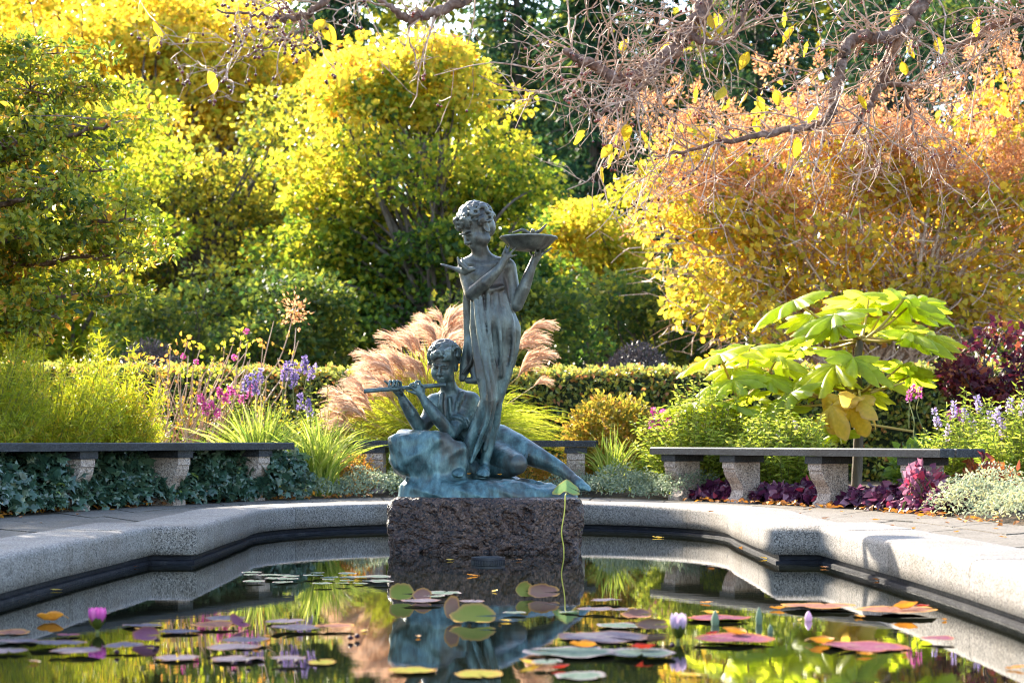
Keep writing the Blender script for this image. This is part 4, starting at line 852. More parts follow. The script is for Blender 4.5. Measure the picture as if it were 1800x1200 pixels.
# ------------------------------------------------------------------ generic plants
def bush(name, label, cat, base, r, n, L, W, mat, shape='quad', stems=12, stem_mat='stem_green', up=.6, droop=0., group=None, zc=.5, vm=.5, vs=.22, seed=0, inner=.4, lump=.18, sr=.006):
    """leafy bush: r = (rx, ry, height)"""
    base = np.array(base, float); rs = np.random.default_rng(seed+300); t = thing(name, label, cat, base, group)
    d = nrm(rs.normal(size=(n, 3))); rad = (inner+(1-inner)*rs.uniform(0, 1, n)**.55)*(1+lump*snoise(d, 4, seed)+.13*snoise(d, 11, seed+5)+.1*rs.normal(size=n))
    C = base + [0, 0, r[2]*zc] + d*rad[:, None]*np.array([r[0], r[1], r[2]*(1-zc)]); C[:, 2] = np.maximum(C[:, 2], .02+.05*rs.uniform(0, 1, n))
    U = nrm(d*.9+rs.normal(size=(n, 3))*.6+[0, 0, .2-droop]); V, Fs, A_ = leaves(C, U, nrm(rs.normal(size=(n, 3))+[0, 0, up]), L*rs.uniform(.6, 1.25, n), W*rs.uniform(.7, 1.2, n), np.clip(rs.normal(vm, vs, n), 0, 1), shape)
    part("foliage", V, Fs, M[mat], t, {"v": A_}); mb = MB()
    for i in range(stems):
        e = base+[0, 0, r[2]*zc]+nrm(rs.normal(size=3)+[0, 0, .8])*np.array([r[0], r[1], r[2]*(1-zc)])*rs.uniform(.6, .95); b0 = base+[rs.normal()*.06, rs.normal()*.06, 0]
        mb.add(*tube(bez([b0, b0+(e-b0)*.5+[0, 0, .06], e], 4), np.linspace(sr, sr*.4, 8 if False else len(bez([b0, b0, e], 4))), 4, cap=False), a=rs.uniform())
    mb.build("stems", M[stem_mat], t); return t
def shoots(name, label, cat, base, r, n, per, L, W, mat, shape='lance', group=None, vm=.6, vs=.2, seed=0, bare=.1):
    """upright leafy shoots of uneven height: r = (rx, ry, height)"""
    base = np.array(base, float); rs = np.random.default_rng(seed+2300); t = thing(name, label, cat, base, group); mb = MB(); C = []; U = []; v = []
    for i in range(n):
        a = rs.uniform(0, 6.28); q_ = rs.uniform(0, 1)**.5; o = np.array([math.cos(a)*q_*r[0], math.sin(a)*q_*r[1], 0]); h = r[2]*(1-.45*q_**2)*rs.uniform(.6, 1.1); b0 = base+o*.35; e = base+o*rs.uniform(.9, 1.2)+[0, 0, h]
        p_ = bez([b0, b0+(e-b0)*.5+[rs.normal()*.03, rs.normal()*.03, .04], e], 5); mb.add(*tube(p_, np.linspace(.005, .002, len(p_)), 4, cap=False), a=rs.uniform())
        tt = np.linspace(bare, 1, per); f_ = tt*(len(p_)-1); k0 = np.minimum(f_.astype(int), len(p_)-2); fr = (f_-k0)[:, None]; c = p_[k0]*(1-fr)+p_[k0+1]*fr; an = np.arange(per)*2.4+rs.uniform(0, 6); d = np.stack([np.cos(an), np.sin(an), np.full(per, .35)], 1)
        C.append(c); U.append(nrm(d+rs.normal(size=(per, 3))*.25)*(1.15-.5*tt)[:, None]); v.append(rs.normal(vm, vs, per)+.12*tt)
    C = np.vstack(C); U = np.vstack(U); sz = np.linalg.norm(U, axis=1); v = np.clip(np.concatenate(v), 0, 1); V, Fs, A_ = leaves(C, U, nrm(rs.normal(size=C.shape)*.6+[0, 0, 1]), L*sz*rs.uniform(.8, 1.2, len(C)), W*sz, v, shape); part("foliage", V, Fs, M[mat], t, {"v": A_}); mb.build("stems", M['stem_green'], t); return t
def spikes(t, base, spots, mat, h=.16, w=.022, seed=0, stem='stem_green', stem_from=None):
    """flower spikes: each one a part"""
    rs = np.random.default_rng(seed+900)
    for p in spots:
        p = np.array(p, float); ax = nrm(np.array([rs.normal()*.16, rs.normal()*.16, 1.])); m_ = 46; tt = rs.uniform(0, 1, m_); d = nrm(rs.normal(size=(m_, 3))*[1, 1, .4])
        hh = h*rs.uniform(.75, 1.2); C = p+ax*(tt*hh)[:, None]+d*(w*.35*(1.1-tt))[:, None]; V, Fs, A_ = leaves(C, nrm(d+ax*.5), rdir(m_), w, w*.6, rs.uniform(0, 1, m_))
        sp_ = part("flower_spike", V, Fs, M[mat], t, {"v": A_})
        b0 = np.array(base)+[rs.normal()*.08, rs.normal()*.06, .02] if stem_from is None else p-[rs.normal()*.05, rs.normal()*.05, stem_from]
        V, Fs = tube(bez([b0, (b0+p)/2+rs.normal(size=3)*.02, p, p+ax*hh], 4), .0035, 4, cap=False); part("stem", V, Fs, M[stem], sp_)
def strap(label, base, n, h, spread, mat='lf_strap', w=.012, seed=0, name="strap_leaf_clump"):
    rs = np.random.default_rng(seed+500); base = np.array(base, float); t = thing(name, label, "grass", base); k = 7
    a = rs.uniform(0, 6.28, n); sp = rs.uniform(.1, 1, n)*spread; hh = h*rs.uniform(.6, 1.1, n); tt = np.linspace(0, 1, k)[None, :]
    r_ = sp[:, None]*tt**1.7; zz = hh[:, None]*(tt*1.25-.45*tt**2.6*np.clip(sp/spread, .2, 1)[:, None])
    pa = np.stack([base[0]+rs.normal(0, .05, n)[:, None]+np.cos(a)[:, None]*r_, base[1]+rs.normal(0, .05, n)[:, None]+np.sin(a)[:, None]*r_, base[2]+zz], -1)
    V, Fs, A_ = ribbon_set(pa, w*(1.02-tt**3)*np.ones((n, 1)), rs.uniform(0, 1, n)); part("blades", V, Fs, M[mat], t, {"v": A_}); return t
# feathery yellow-green bush on the left, behind the bench
for i, (px, D, rx, hpy, lab, vm) in enumerate([(70, 13.0, .62, 600, "feathery yellow green bush behind the long bench", .5), (190, 13.6, .42, 628, "smaller feathery bush at the right of the larger one", .6), (-60, 12.4, .6, 585, "feathery bush at the left edge behind the long bench", .5)]):
    base = P(px, 775, D)*[1, 1, 0]; H_ = P(px, hpy, D)[2]; rs = np.random.default_rng(700+i); t = thing("feathery_bush", lab, "bush", base, "feathery bushes behind the long bench")
    n_ = 190; mb = MB(); C = []; U = []
    for s_i in range(n_):
        a = rs.uniform(0, 6.28); q_ = rs.uniform(0, 1)**.5*rx; e = base+[math.cos(a)*q_, math.sin(a)*q_*.8, H_*(1.0-.35*(q_/rx)**2)*rs.uniform(.55, 1.12)*(1+.14*math.sin(a*3+i))]; b0 = base+[math.cos(a)*q_*.3, math.sin(a)*q_*.3, 0]
        p_ = bez([b0, b0+(e-b0)*.5+[0, 0, .1], e], 5); mb.add(*tube(p_, np.linspace(.004, .0015, len(p_)), 3, cap=False))
        m_ = 95; f_ = rs.uniform(.15, 1, m_)*(len(p_)-1); k0 = np.minimum(f_.astype(int), len(p_)-2); fr = (f_-k0)[:, None]; C.append(p_[k0]*(1-fr)+p_[k0+1]*fr+rs.normal(size=(m_, 3))*.012); U.append(nrm(rs.normal(size=(m_, 3))+[0, 0, .55]))
    C = np.vstack(C); U = np.vstack(U); m_ = len(C); V, Fs, A_ = leaves(C, U, rdir(m_), rs.uniform(.05, .085, m_), .0075, np.clip(rs.normal(vm, .22, m_)-.25*(C[:, 2] < H_*.45)*rs.uniform(-1, .4, m_), 0, 1)); part("foliage", V, Fs, M['lf_feather'], t, {"v": A_}); mb.build("stems", M['stem_green'], t)
# leggy rose canes with a few orange leaves
rc_spots = [(235, 630, 15.4), (270, 632, 15.2), (300, 610, 15.6), (330, 600, 15.3), (352, 612, 15.1), (395, 605, 15.2), (372, 640, 15.0), (425, 588, 15.3), (436, 600, 15.5), (520, 540, 15.6), (462, 605, 15.2), (318, 650, 14.9), (285, 660, 15.2)]
for ci, (px0, seg) in enumerate([(290, rc_spots[:4]+rc_spots[11:13]), (320, rc_spots[4:9]), (440, rc_spots[9:11])]):
    base = P(px0, 775, 15.2)*[1, 1, 0]; t = thing("rose_bush", ["leggy rose bush of bare pinkish canes beside the feathery bush", "leggy rose bush with pink buds before the hedge", "rose bush with one long leaning cane and orange seed head"][ci], "rose", base, "leggy roses before the hedge"); rs = np.random.default_rng(70+ci)
    for (px, py, D) in seg:
        for rep in range(5):
            e = P(px+rs.normal()*11*(rep > 0), py+rep*rs.uniform(8, 35), D+rs.normal()*.15); b0 = base+[rs.normal()*.12, rs.normal()*.1, 0]
            m1 = b0+(e-b0)*.4+rs.normal(size=3)*.07; m2 = b0+(e-b0)*.72+rs.normal(size=3)*.05; p_ = bez([b0, m1, m2, e], 6); V, Fs = tube(p_, np.linspace(.009, .0035, len(p_)), 5, cap=False); cane = part("cane", V, Fs, M['cane'], t, smooth=True)
            m_ = 6 if rep == 0 else 3; ii = rs.integers(len(p_)//2, len(p_), m_); C = p_[ii]+rs.normal(size=(m_, 3))*.02
            if rep == 0: C = np.vstack([C, e+rs.normal(size=(9, 3))*.03])
            V, Fs, A_ = leaves(C, nrm(rs.normal(size=C.shape)), rdir(len(C)), .05, .032, rs.uniform(.3, 1, len(C)), 'oval'); part("leaf_spray", V, Fs, M['lf_rust' if rs.uniform() < .6 else 'lf_lime'], cane, {"v": A_})["kind"] = "stuff"
    if ci == 1:
        for (px, py) in ((433, 582), (412, 628), (322, 626), (345, 636)):
            c0 = P(px, py, 15.3); d = nrm(rs.normal(size=(26, 3))); V, Fs, A_ = leaves(c0+d*.006, d, rdir(26), .024, .022, rs.uniform(0, 1, 26), 'oval'); part("rose_bloom", V, Fs, M['fl_pink'], t, {"v": A_})
    if ci == 2:
        e = P(519, 545, 15.6); rs2 = rs.normal(size=(160, 3)); C = e+rs2*[.05, .05, .06]; V, Fs, A_ = leaves(C, nrm(rs2), rdir(160), .035, .02, rs.uniform(.2, 1, 160)); part("seed_head", V, Fs, M['seed'], t, {"v": A_})["kind"] = "stuff"
# low leafy fillers and salvias on the left
t = shoots("pink_salvia", "pink flowered salvia among the rose canes", "salvia", P(385, 775, 15.0)*[1, 1, 0], (.6, .3, .5), 95, 26, .055, .022, 'lf_salvia', seed=1)
spikes(t, P(385, 775, 15.0)*[1, 1, 0], [P(px, py, 14.9) for px, py in ((355, 712), (372, 720), (388, 700), (398, 708), (410, 695), (425, 712), (437, 700), (448, 690), (362, 730), (380, 735))], 'fl_pink', .09, .03, 1, stem_from=.25)
t = shoots("violet_salvia", "tall violet flowered salvia beside the plumed grass", "salvia", P(525, 775, 14.6)*[1, 1, 0], (.34, .26, .6), 100, 32, .07, .022, 'lf_salvia', 'lance', seed=2, vm=.55)
spikes(t, P(525, 775, 14.6)*[1, 1, 0], [P(px, py, 14.6) for px, py in ((500, 672), (508, 665), (520, 670), (530, 660), (540, 655), (546, 668), (515, 685), (430, 690), (440, 684), (450, 694), (545, 730), (528, 722), (455, 675))], 'fl_violet', .14, .032, 2, stem_from=.3)
bush("low_yellow_shrub", "low yellow leaved shrub at the foot of the rose canes", "shrub", P(262, 775, 14.2)*[1, 1, 0], (.24, .2, .36), 700, .075, .045, 'lf_lime', 'oval', seed=3, vm=.8)
strap("clump of long bright strap leaves behind the bench end", P(455, 775, 14.3)*[1, 1, 0], 260, .62, .62, seed=1, w=.016)
strap("second clump of pale strap leaves between bench and plumed grass", P(560, 800, 14.0)*[1, 1, 0], 200, .55, .5, seed=2, w=.014)
bush("dry_brown_plant", "dry rust brown seeding plant left of the boulder", "plant", P(612, 800, 14.4)*[1, 1, 0], (.24, .2, .34), 1500, .035, .018, 'lf_rust', seed=4, vm=.7)
bush("leafy_underplant", "pale green leafy plant below the plumed grass", "plant", P(665, 775, 15.2)*[1, 1, 0], (.45, .3, .42), 2600, .045, .028, 'lf_salvia', seed=5, vm=.55)
for i, (px, D, rx, hpy, n_, mat, vm, lab) in enumerate([(300, 15.6, .34, 690, 60, 'lf_salvia', .45, "leafy green perennial behind the rose canes"), (410, 15.8, .4, 665, 80, 'lf_salvia', .5, "leafy green perennial before the hedge left of the violet salvia"), (480, 15.0, .3, 690, 70, 'lf_lime', .6, "yellow green perennial between rose canes and violet salvia"), (560, 15.2, .32, 680, 70, 'lf_salvia', .55, "leafy perennial tucked against the plumed grass"), (620, 15.0, .3, 740, 60, 'lf_salvia', .6, "low leafy perennial under the plumes")]):
    shoots("leafy_perennial", lab, "plant", P(px, 775, D)*[1, 1, 0], (rx, .25, P(px, hpy, D)[2]), n_, 26, .06, .026, mat, 'oval', vm=vm, seed=60+i, group="leafy perennials in the left bed")
# plumed grass
base = P(775, 775, 15.8)*[1, 1, 0]; mg_ = thing("plumed_grass", "large fountain grass with arching bright blades and pinkish plumes behind the statue", "grass", base); rs = np.random.default_rng(31); n_ = 3000; k = 9
a = rs.uniform(0, 6.28, n_); q_ = rs.uniform(.08, 1, n_); sp = 1.12*q_; hh = rs.uniform(.75, 1.25, n_)*(1.02-.2*q_); tt = np.linspace(0, 1, k)[None, :]
r_ = sp[:, None]*(tt**1.5); zz = hh[:, None]*(1.5*tt-.95*tt**2.4*(.35+.75*q_[:, None])); b2 = rs.normal(0, .13, (n_, 2))
pa = np.stack([base[0]+b2[:, :1]+np.cos(a)[:, None]*r_, base[1]+b2[:, 1:]+np.sin(a)[:, None]*r_*.8, np.maximum(base[2]+zz, .05)], -1)
V, Fs, A_ = ribbon_set(pa, .011*(1.05-tt**2)*np.ones((n_, 1)), np.clip(rs.normal(.5, .22, n_), 0, 1)); part("blades", V, Fs, M['lf_grass'], mg_, {"v": A_})
def plume_mesh(seed):
    r_ = np.random.default_rng(seed); m_ = 58; P_ = []; k = 5
    for i in range(m_):
        t0 = r_.uniform(0, .55); L_ = .26*(1-t0*.7)*r_.uniform(.7, 1.1); a = r_.normal()*.9; s0 = np.array([0.02*t0, 0, t0*.22]); ca = np.linspace(0, 1, k)[:, None]
        P_.append(s0+ca*np.array([math.cos(a)*.085, math.sin(a)*.085, L_])+ca**2*np.array([.10, 0, -.07])*r_.uniform(.5, 1.3))
    P_ = np.array(P_); return make_mesh("plume", *(lambda V, Fs, A: (V, Fs, M['plume'], {"v": A}))(*ribbon_set(P_, np.broadcast_to(np.array([.0025, .0048, .005, .004, .002]), (m_, k)), r_.uniform(0, 1, m_))))
pms = [plume_mesh(i) for i in range(6)]
pspots = []
for i in range(135):
    u = rs.uniform(0, 1); px = 585+u*235+rs.normal()*10; topy = 690-178*math.sin(min(u*1.02, 1)*math.pi/2)**.9; py = topy+rs.uniform(0, 1)**1.5*(85 if u < .75 else 60)+8; pspots.append((px, py, 15.5+rs.normal()*.35))
pspots += [(px, py, 15.7) for px, py in ((925, 552), (938, 560), (932, 590), (955, 588), (945, 535), (922, 610), (960, 625), (720, 640), (745, 655), (918, 570), (760, 530), (775, 520), (785, 512), (800, 540))]
mb = MB()
for i, (px, py, D) in enumerate(pspots):
    tip = P(px, py, D); lean = np.clip((tip[0]-base[0])*.9, -1.0, 1.0)+rs.normal()*.1; b_ = tip-np.array([lean*.12, 0, .26])
    o = link("plume", pms[i % 6], mg_, b_-base, (rs.normal()*.12, lean*.65, 0 if lean > 0 else math.pi), rs.uniform(.65, 1.05))
    if lean <= 0: o.rotation_euler = (rs.normal()*.12, -lean*.65, math.pi)
    b0 = base+[rs.normal()*.14, rs.normal()*.12, 0]; p_ = bez([b0, b0+(b_-b0)*.5+[0, 0, .12], b_], 5); mb.add(*tube(p_, .0035, 3, cap=False))
mb.build("stalks", M['stalk'], mg_)
# rusty-leaved shrub right of the statue
bush("rust_leaved_shrub", "rounded shrub with yellow and rust tinted leaves right of the statue", "shrub", P(1075, 775, 15.4)*[1, 1, 0], (.37, .36, .74), 6500, .052, .034, 'lf_rust', 'oval', seed=6, vm=.33, stems=26, stem_mat='cane', inner=.6)
strap("thin green strap leaves beside the middle bench end", P(1075, 800, 14.5)*[1, 1, 0], 110, .46, .3, seed=3, w=.012)
bush("orange_bloom_plant", "small orange and yellow plant behind the reclining legs", "plant", P(925, 775, 15.0)*[1, 1, 0], (.3, .2, .34), 1500, .04, .024, 'lf_rust', seed=7, vm=.6)
# magenta salvia and leafy salvia behind the right bench
t = bush("magenta_salvia", "magenta flowered salvia left of the right bench", "salvia", P(1165, 775, 14.6)*[1, 1, 0], (.24, .2, .38), 1200, .045, .022, 'lf_salvia', seed=8)
spikes(t, P(1165, 775, 14.6)*[1, 1, 0], [P(px, py, 14.5) for px, py in ((1150, 735), (1160, 742), (1170, 736), (1180, 745), (1158, 755), (1172, 758), (1185, 738), (1148, 750))], 'fl_pink', .07, .036, 3, stem_from=.2)
for i, (px, D, rx, hpy, n_, lab) in enumerate([(1235, 13.9, .40, 706, 5200, "bright leafy salvia behind the left half of the right bench"), (1380, 13.4, .34, 738, 3600, "bright leafy salvia at the foot of the big-leaved plant")]):
    base = P(px, 775, D)*[1, 1, 0]; t = shoots("leafy_salvia", lab, "salvia", base, (rx*1.25, .3, P(px, hpy, D)[2]*1.22), n_//30, 40, .075, .024, 'lf_salvia', 'lance', seed=9+i, vm=.66, group="leafy salvias behind the right bench", bare=.05)
    spikes(t, base, [P(px+dx, hpy+dy_, D) for dx, dy_ in ((-40, 26), (-12, 40), (20, 18), (44, 30), (5, 55), (-25, 60))], 'fl_lilac', .06, .018, 20+i, stem_from=.2)
# big-leaved rice-paper plant
D0 = 14.7; base = P(1505, 775, D0)*[1, 1, 0]; rp = thing("rice_paper_plant", "tall plant with huge lobed lime green leaves behind the right bench", "plant", base, None); rs = np.random.default_rng(41)
def rice_leaf(seed, dead=False):
    r_ = np.random.default_rng(seed); nl = 4 if dead else 8; na = nl*12+1; th = np.linspace(-2.72, 2.72, na); ph = (th+2.72)/5.44*nl
    lob = 1-np.abs(2*(ph % 1)-1); edge = .34+.66*lob**.8; edge *= 1-.22*(np.abs(th)/2.72)**2; edge = edge+.085*np.where(np.arange(na) % 4 == 2, -1, 1)*np.where((lob > .1) & (lob < .9), 1, 0)*r_.uniform(.5, 1.2, na)
    rings_ = np.array([.0, .18, .38, .58, .76, .9, 1.0]); V = []
    w1 = r_.uniform(0, 6.28); dr = .35 if dead else r_.uniform(.14, .26)
    for ri in rings_:
        r0 = edge*ri; fold = ((.02 if dead else .045)*np.cos(ph*2*math.pi)*(-1))*ri*(1.2-ri*.3)+.012*ri*r_.normal(size=na)
        z = -dr*ri**2.0*r0 + fold + .02*ri*np.sin(3*th+w1) - (.05*ri**3*(1-lob))
        if dead: z = z + .10*np.sin(3*th+w1)*ri**2+.05*np.sin(8*th)*ri
        V.append(np.stack([r0*np.cos(th), r0*np.sin(th), z], -1))
    V = np.vstack(V); m_ = len(rings_); i = np.arange(m_-1)[:, None]*na; j = np.arange(na-1)[None, :]
    Fq = np.stack([i+j, i+j+1, i+na+j+1, i+na+j], -1).reshape(-1, 4); me = make_mesh("leaf", V, [Fq], M['lf_dead' if dead else 'lf_rice'], {"v": np.clip((.1 if dead else r_.uniform(.1, .8))+np.repeat(rings_**(4 if dead else 1), na)*(.7 if dead else .2), 0, 1)}, smooth=True)
    return me
rl = [rice_leaf(i) for i in range(5)]
stem1 = bez([base, base+[.02, 0, .5], P(1508, 640, D0), P(1512, 598, D0)], 6); V, Fs = tube(stem1, np.linspace(.045, .028, len(stem1)), 9); part("main_stem", V, Fs, M['bark'], rp, smooth=True)
b2 = base+[-.75, -.05, 0]; stem2 = bez([b2, b2+[-.1, 0, .3], P(1305, 702, D0)], 6); V, Fs = tube(stem2, np.linspace(.03, .02, len(stem2)), 8); part("main_stem", V, Fs, M['bark'], rp, smooth=True)
top1 = stem1[-1]; low1 = P(1508, 690, D0); top2 = stem2[-1]
# (hub px, hub py, depth, radius px, azimuth of the tip in the picture plane, tilt, crown)
RL = [(1395, 528, 14.7, 92, 180, 24, 0), (1468, 552, 14.2, 88, 200, 20, 0), (1528, 520, 15.0, 92, 90, 12, 0), (1590, 525, 14.6, 98, 12, 22, 0), (1545, 560, 15.2, 80, 60, 8, 0), (1602, 588, 14.3, 92, -8, 18, 0), (1420, 590, 15.1, 82, 170, 15, 0),
      (1265, 622, 14.4, 88, 185, 22, 2), (1318, 612, 14.9, 84, 95, 12, 2), (1368, 628, 14.4, 90, 10, 24, 2), (1290, 668, 14.1, 78, 215, 18, 2), (1345, 660, 14.2, 72, 300, 20, 2), (1215, 708, 14.0, 72, 190, 16, 2), (1290, 712, 13.9, 66, 0, 14, 2),
      (1468, 640, 14.0, 92, 215, 30, 1), (1500, 628, 13.9, 88, -35, 28, 1), (1390, 690, 14.0, 84, 190, 34, 1), (1545, 660, 14.4, 78, -20, 24, 1), (1588, 640, 14.8, 76, 15, 16, 1), (1430, 668, 14.5, 78, 120, 14, 1), (1480, 760, 14.3, 52, 200, 20, 1), (1440, 745, 14.1, 58, 230, 24, 1)]
RL += [(px+rs.uniform(-38, 38), py+rs.uniform(-4, 34), D+rs.uniform(.1, .6), rp_*rs.uniform(.55, .8), az+rs.uniform(-70, 70), tilt+rs.uniform(-6, 10), cr_) for (px, py, D, rp_, az, tilt, cr_) in RL[:20]]
for i, (px, py, D, rp_, az, tilt, cr_) in enumerate(RL):
    h = P(px, py, D); sc_ = rp_*D/F; A0 = R(az); tr_ = (top1, low1, top2)[cr_]
    Rm = Matrix.Rotation(A0, 3, 'Z') @ Matrix.Rotation(R(tilt), 3, 'Y')
    lf = link("leaf", rl[i % 5], rp, h-base, Rm.to_euler(), sc_)
    s0 = tr_+rs.normal(size=3)*.015; p_ = bez([s0, s0+(h-s0)*.5+[0, 0, -.03], h], 5); V, Fs = tube(p_, np.linspace(.013, .009, len(p_)), 6); part("leaf_stalk", V, Fs, M['stalk'], rp, smooth=True)
dead = rice_leaf(77, True)
for (px, py, rp_, az, tilt, dz) in ((1462, 712, 66, 215, 58, 0), (1512, 700, 64, -18, 36, 0), (1494, 716, 58, 268, 78, 0)):
    h = P(px, py, 13.7); o = link("dead_leaf", dead, rp, h-base, (Matrix.Rotation(R(az), 3, 'Z') @ Matrix.Rotation(R(tilt), 3, 'Y')).to_euler(), rp_*13.7/F); o["label"] = "drooping yellow dead leaf"
    V, Fs = tube(bez([low1, (low1+h)/2+[0, 0, .04], h], 4), .010, 5); part("leaf_stalk", V, Fs, M['stalk'], rp)
for (x0, y0, x1, y1) in ((1395, 680, 1465, 705), (1525, 745, 1605, 758), (1530, 690, 1590, 672)):
    V, Fs = tube([P(x0, y0, 14.2), P(x1, y1, 14.3)], .010, 6); part("leaf_stalk", V, Fs, M['stalk'], rp)
# dark red maple and its companions at the right
base = P(1745, 775, 14.6)*[1, 1, 0]; cm = clump_centres(P(1745, 655, 14.6), (.42, .36, .28), 30, 120)
tree("dark_red_maple", "dark red lobed leaf shrub at the right edge behind violet salvia", base, .02, P(1745, 640, 14.6), cm, .17, 1500, .075, .05, 'lf_red', cat="shrub", shape='ivy', vfun=rnd_v(.45, .28, .15), seed=12)
bush("green_leaf_plant", "soft green leafy plant behind the right bench end", "plant", P(1620, 775, 13.2)*[1, 1, 0], (.22, .2, .42), 900, .06, .045, 'lf_salvia', 'heart', seed=14, vm=.3)
bush("dark_violet_plant", "dark purple leaved plant behind the bench end", "plant", P(1650, 775, 12.7)*[1, 1, 0], (.16, .14, .33), 800, .045, .03, 'lf_purple', 'oval', seed=15, vm=.15)
for i, (px, D, rx, hpy, n_, lab) in enumerate([(1700, 12.0, .26, 712, 2500, "pale violet flowered salvia beyond the right bench end"), (1800, 11.4, .30, 705, 3000, "pale violet flowered salvia at the right edge")]):
    base = P(px, 775, D)*[1, 1, 0]; t = shoots("violet_flowered_salvia", lab, "salvia", base, (rx*1.2, .24, P(px, hpy, D)[2]*1.1), n_//34, 44, .075, .018, 'lf_salvia', 'lance', seed=17+i, vm=.62, group="pale violet salvias on the right", bare=.05)
    spikes(t, base, [P(px+dx, hpy+dy_, D) for dx, dy_ in ((-50, 40), (-25, 24), (-2, 30), (22, 12), (40, 34), (-36, 66), (10, 58))], 'fl_lilac', .11, .026, 40+i, stem_from=.25)
t = bush("pink_flower_stems", "thin pink flowered stems behind the right salvia", "salvia", P(1675, 775, 13.0)*[1, 1, 0], (.2, .15, .4), 500, .04, .02, 'lf_salvia', seed=19)
spikes(t, P(1675, 775, 13.0)*[1, 1, 0], [P(px, py, 13) for px, py in ((1668, 742), (1684, 734), (1690, 742), (1605, 690), (1598, 706), (1615, 700))], 'fl_pink', .07, .022, 44, stem_from=.25)
bush("red_leaf_begonia", "red and green leaved plant between bench end and pale ground cover", "plant", P(1735, 860, 11.0)*[1, 1, 0]+[0, 0, .0], (.18, .14, .30), 420, .06, .026, 'lf_red', 'lance', seed=20, vm=.92, vs=.12)
# ------------------------------------------------------------------ ground covers
def cover(name, label, cat, poly_pts, n, h, L, W, mat, shape, vm=.5, vs=.2, seed=0, up=1.2, width=.3, jit=.5, out=None):
    """leaves heaped along a line on the bed"""
    rs = np.random.default_rng(seed+1300); pl_ = np.array(poly_pts, float); c = np.concatenate([[0], np.cumsum(np.linalg.norm(np.diff(pl_, axis=0), axis=1))]); s1 = rs.uniform(0, c[-1], n)
    x = np.interp(s1, c, pl_[:, 0]); y = np.interp(s1, c, pl_[:, 1]); a = rs.uniform(-1, 1, n); tx = np.interp(s1+.05, c, pl_[:, 0])-np.interp(s1-.05, c, pl_[:, 0]); ty = np.interp(s1+.05, c, pl_[:, 1])-np.interp(s1-.05, c, pl_[:, 1]); tl = np.hypot(tx, ty)+1e-9
    lump = 1+.28*np.sin(s1*7.3+seed)+.22*np.sin(s1*17.1+1+seed)+.12*np.sin(s1*41)
    zz = np.minimum(.02+h*np.sqrt(np.clip(1-a**2, 0, 1))*lump*rs.uniform(.15, 1, n)**.5, .33+.012*a); C = np.c_[x-ty/tl*a*width, y+tx/tl*a*width, zz]
    nn_ = np.c_[-ty/tl*a, tx/tl*a, np.full(n, up)]; U = nrm(rs.normal(size=(n, 3))+np.c_[-ty/tl*a, tx/tl*a, -.25*np.ones(n)]*.8)
    V, Fs, A_ = leaves(C, U, nrm(nn_+rs.normal(size=(n, 3))*jit), L*rs.uniform(.6, 1.3, n), W*rs.uniform(.6, 1.3, n), np.clip(rs.normal(vm, vs, n), 0, 1), shape)
    return tag(part(name, V, Fs, M[mat], None, {"v": A_}), label, cat, kind="stuff")
cover("ivy", "dark glossy ivy carpet under the long bench", "ivy", [(-3.55, 8.6), (-3.15, 10.6), (-2.78, 11.9), (-2.2, 13.1), (-1.7, 13.7)], 13000, .35, .075, .07, 'lf_ivy', 'ivy', .45, .2, 1, up=1.0, width=.36, jit=.55)
cover("ivy_mounds", "ivy climbing higher round the bench supports", "ivy", [(-3.4, 9.7), (-3.0, 11.3), (-2.4, 12.6), (-1.85, 13.5)], 6500, .37, .075, .07, 'lf_ivy', 'ivy', .5, .2, 6, up=.8, width=.2, jit=.6)
cover("silver_groundcover", "low silvery green foliage between ivy and boulder", "ground cover", [(-1.75, 13.75), (-1.2, 14.05), (-.7, 14.2), (-.2, 14.3)], 5200, .16, .03, .012, 'lf_silver', 'quad', .5, .22, 2, width=.26, jit=.9)
cover("silver_foliage", "low silvery blue foliage left of the right bench", "ground cover", [(.35, 14.45), (.75, 14.1), (1.12, 13.6), (1.36, 13.25)], 5200, .17, .03, .012, 'lf_silver', 'quad', .4, .22, 3, width=.24, jit=.9)
cover("purple_groundcover", "purple leaved ground cover under the right bench", "ground cover", [(1.38, 13.5), (1.82, 12.68), (2.25, 11.86), (2.55, 10.9), (2.58, 10.55)], 2800, .10, .058, .05, 'lf_purple', 'heart', .5, .25, 4, width=.17, jit=.7)
cover("pale_groundcover", "pale green and white fine foliage at the right edge", "ground cover", [(2.62, 10.75), (2.72, 10.1), (2.86, 9.4), (3.0, 8.8)], 7500, .20, .028, .013, 'lf_silver', 'quad', .78, .2, 5, width=.26, jit=.9)
t = bush("pink_green_coleus", "tall pink and green coleus under the right bench end", "plant", P(1618, 880, 10.95)*[1, 1, 0], (.11, .10, .30), 150, .06, .045, 'lf_purple', 'heart', seed=22, vm=.85, vs=.12, stems=6)
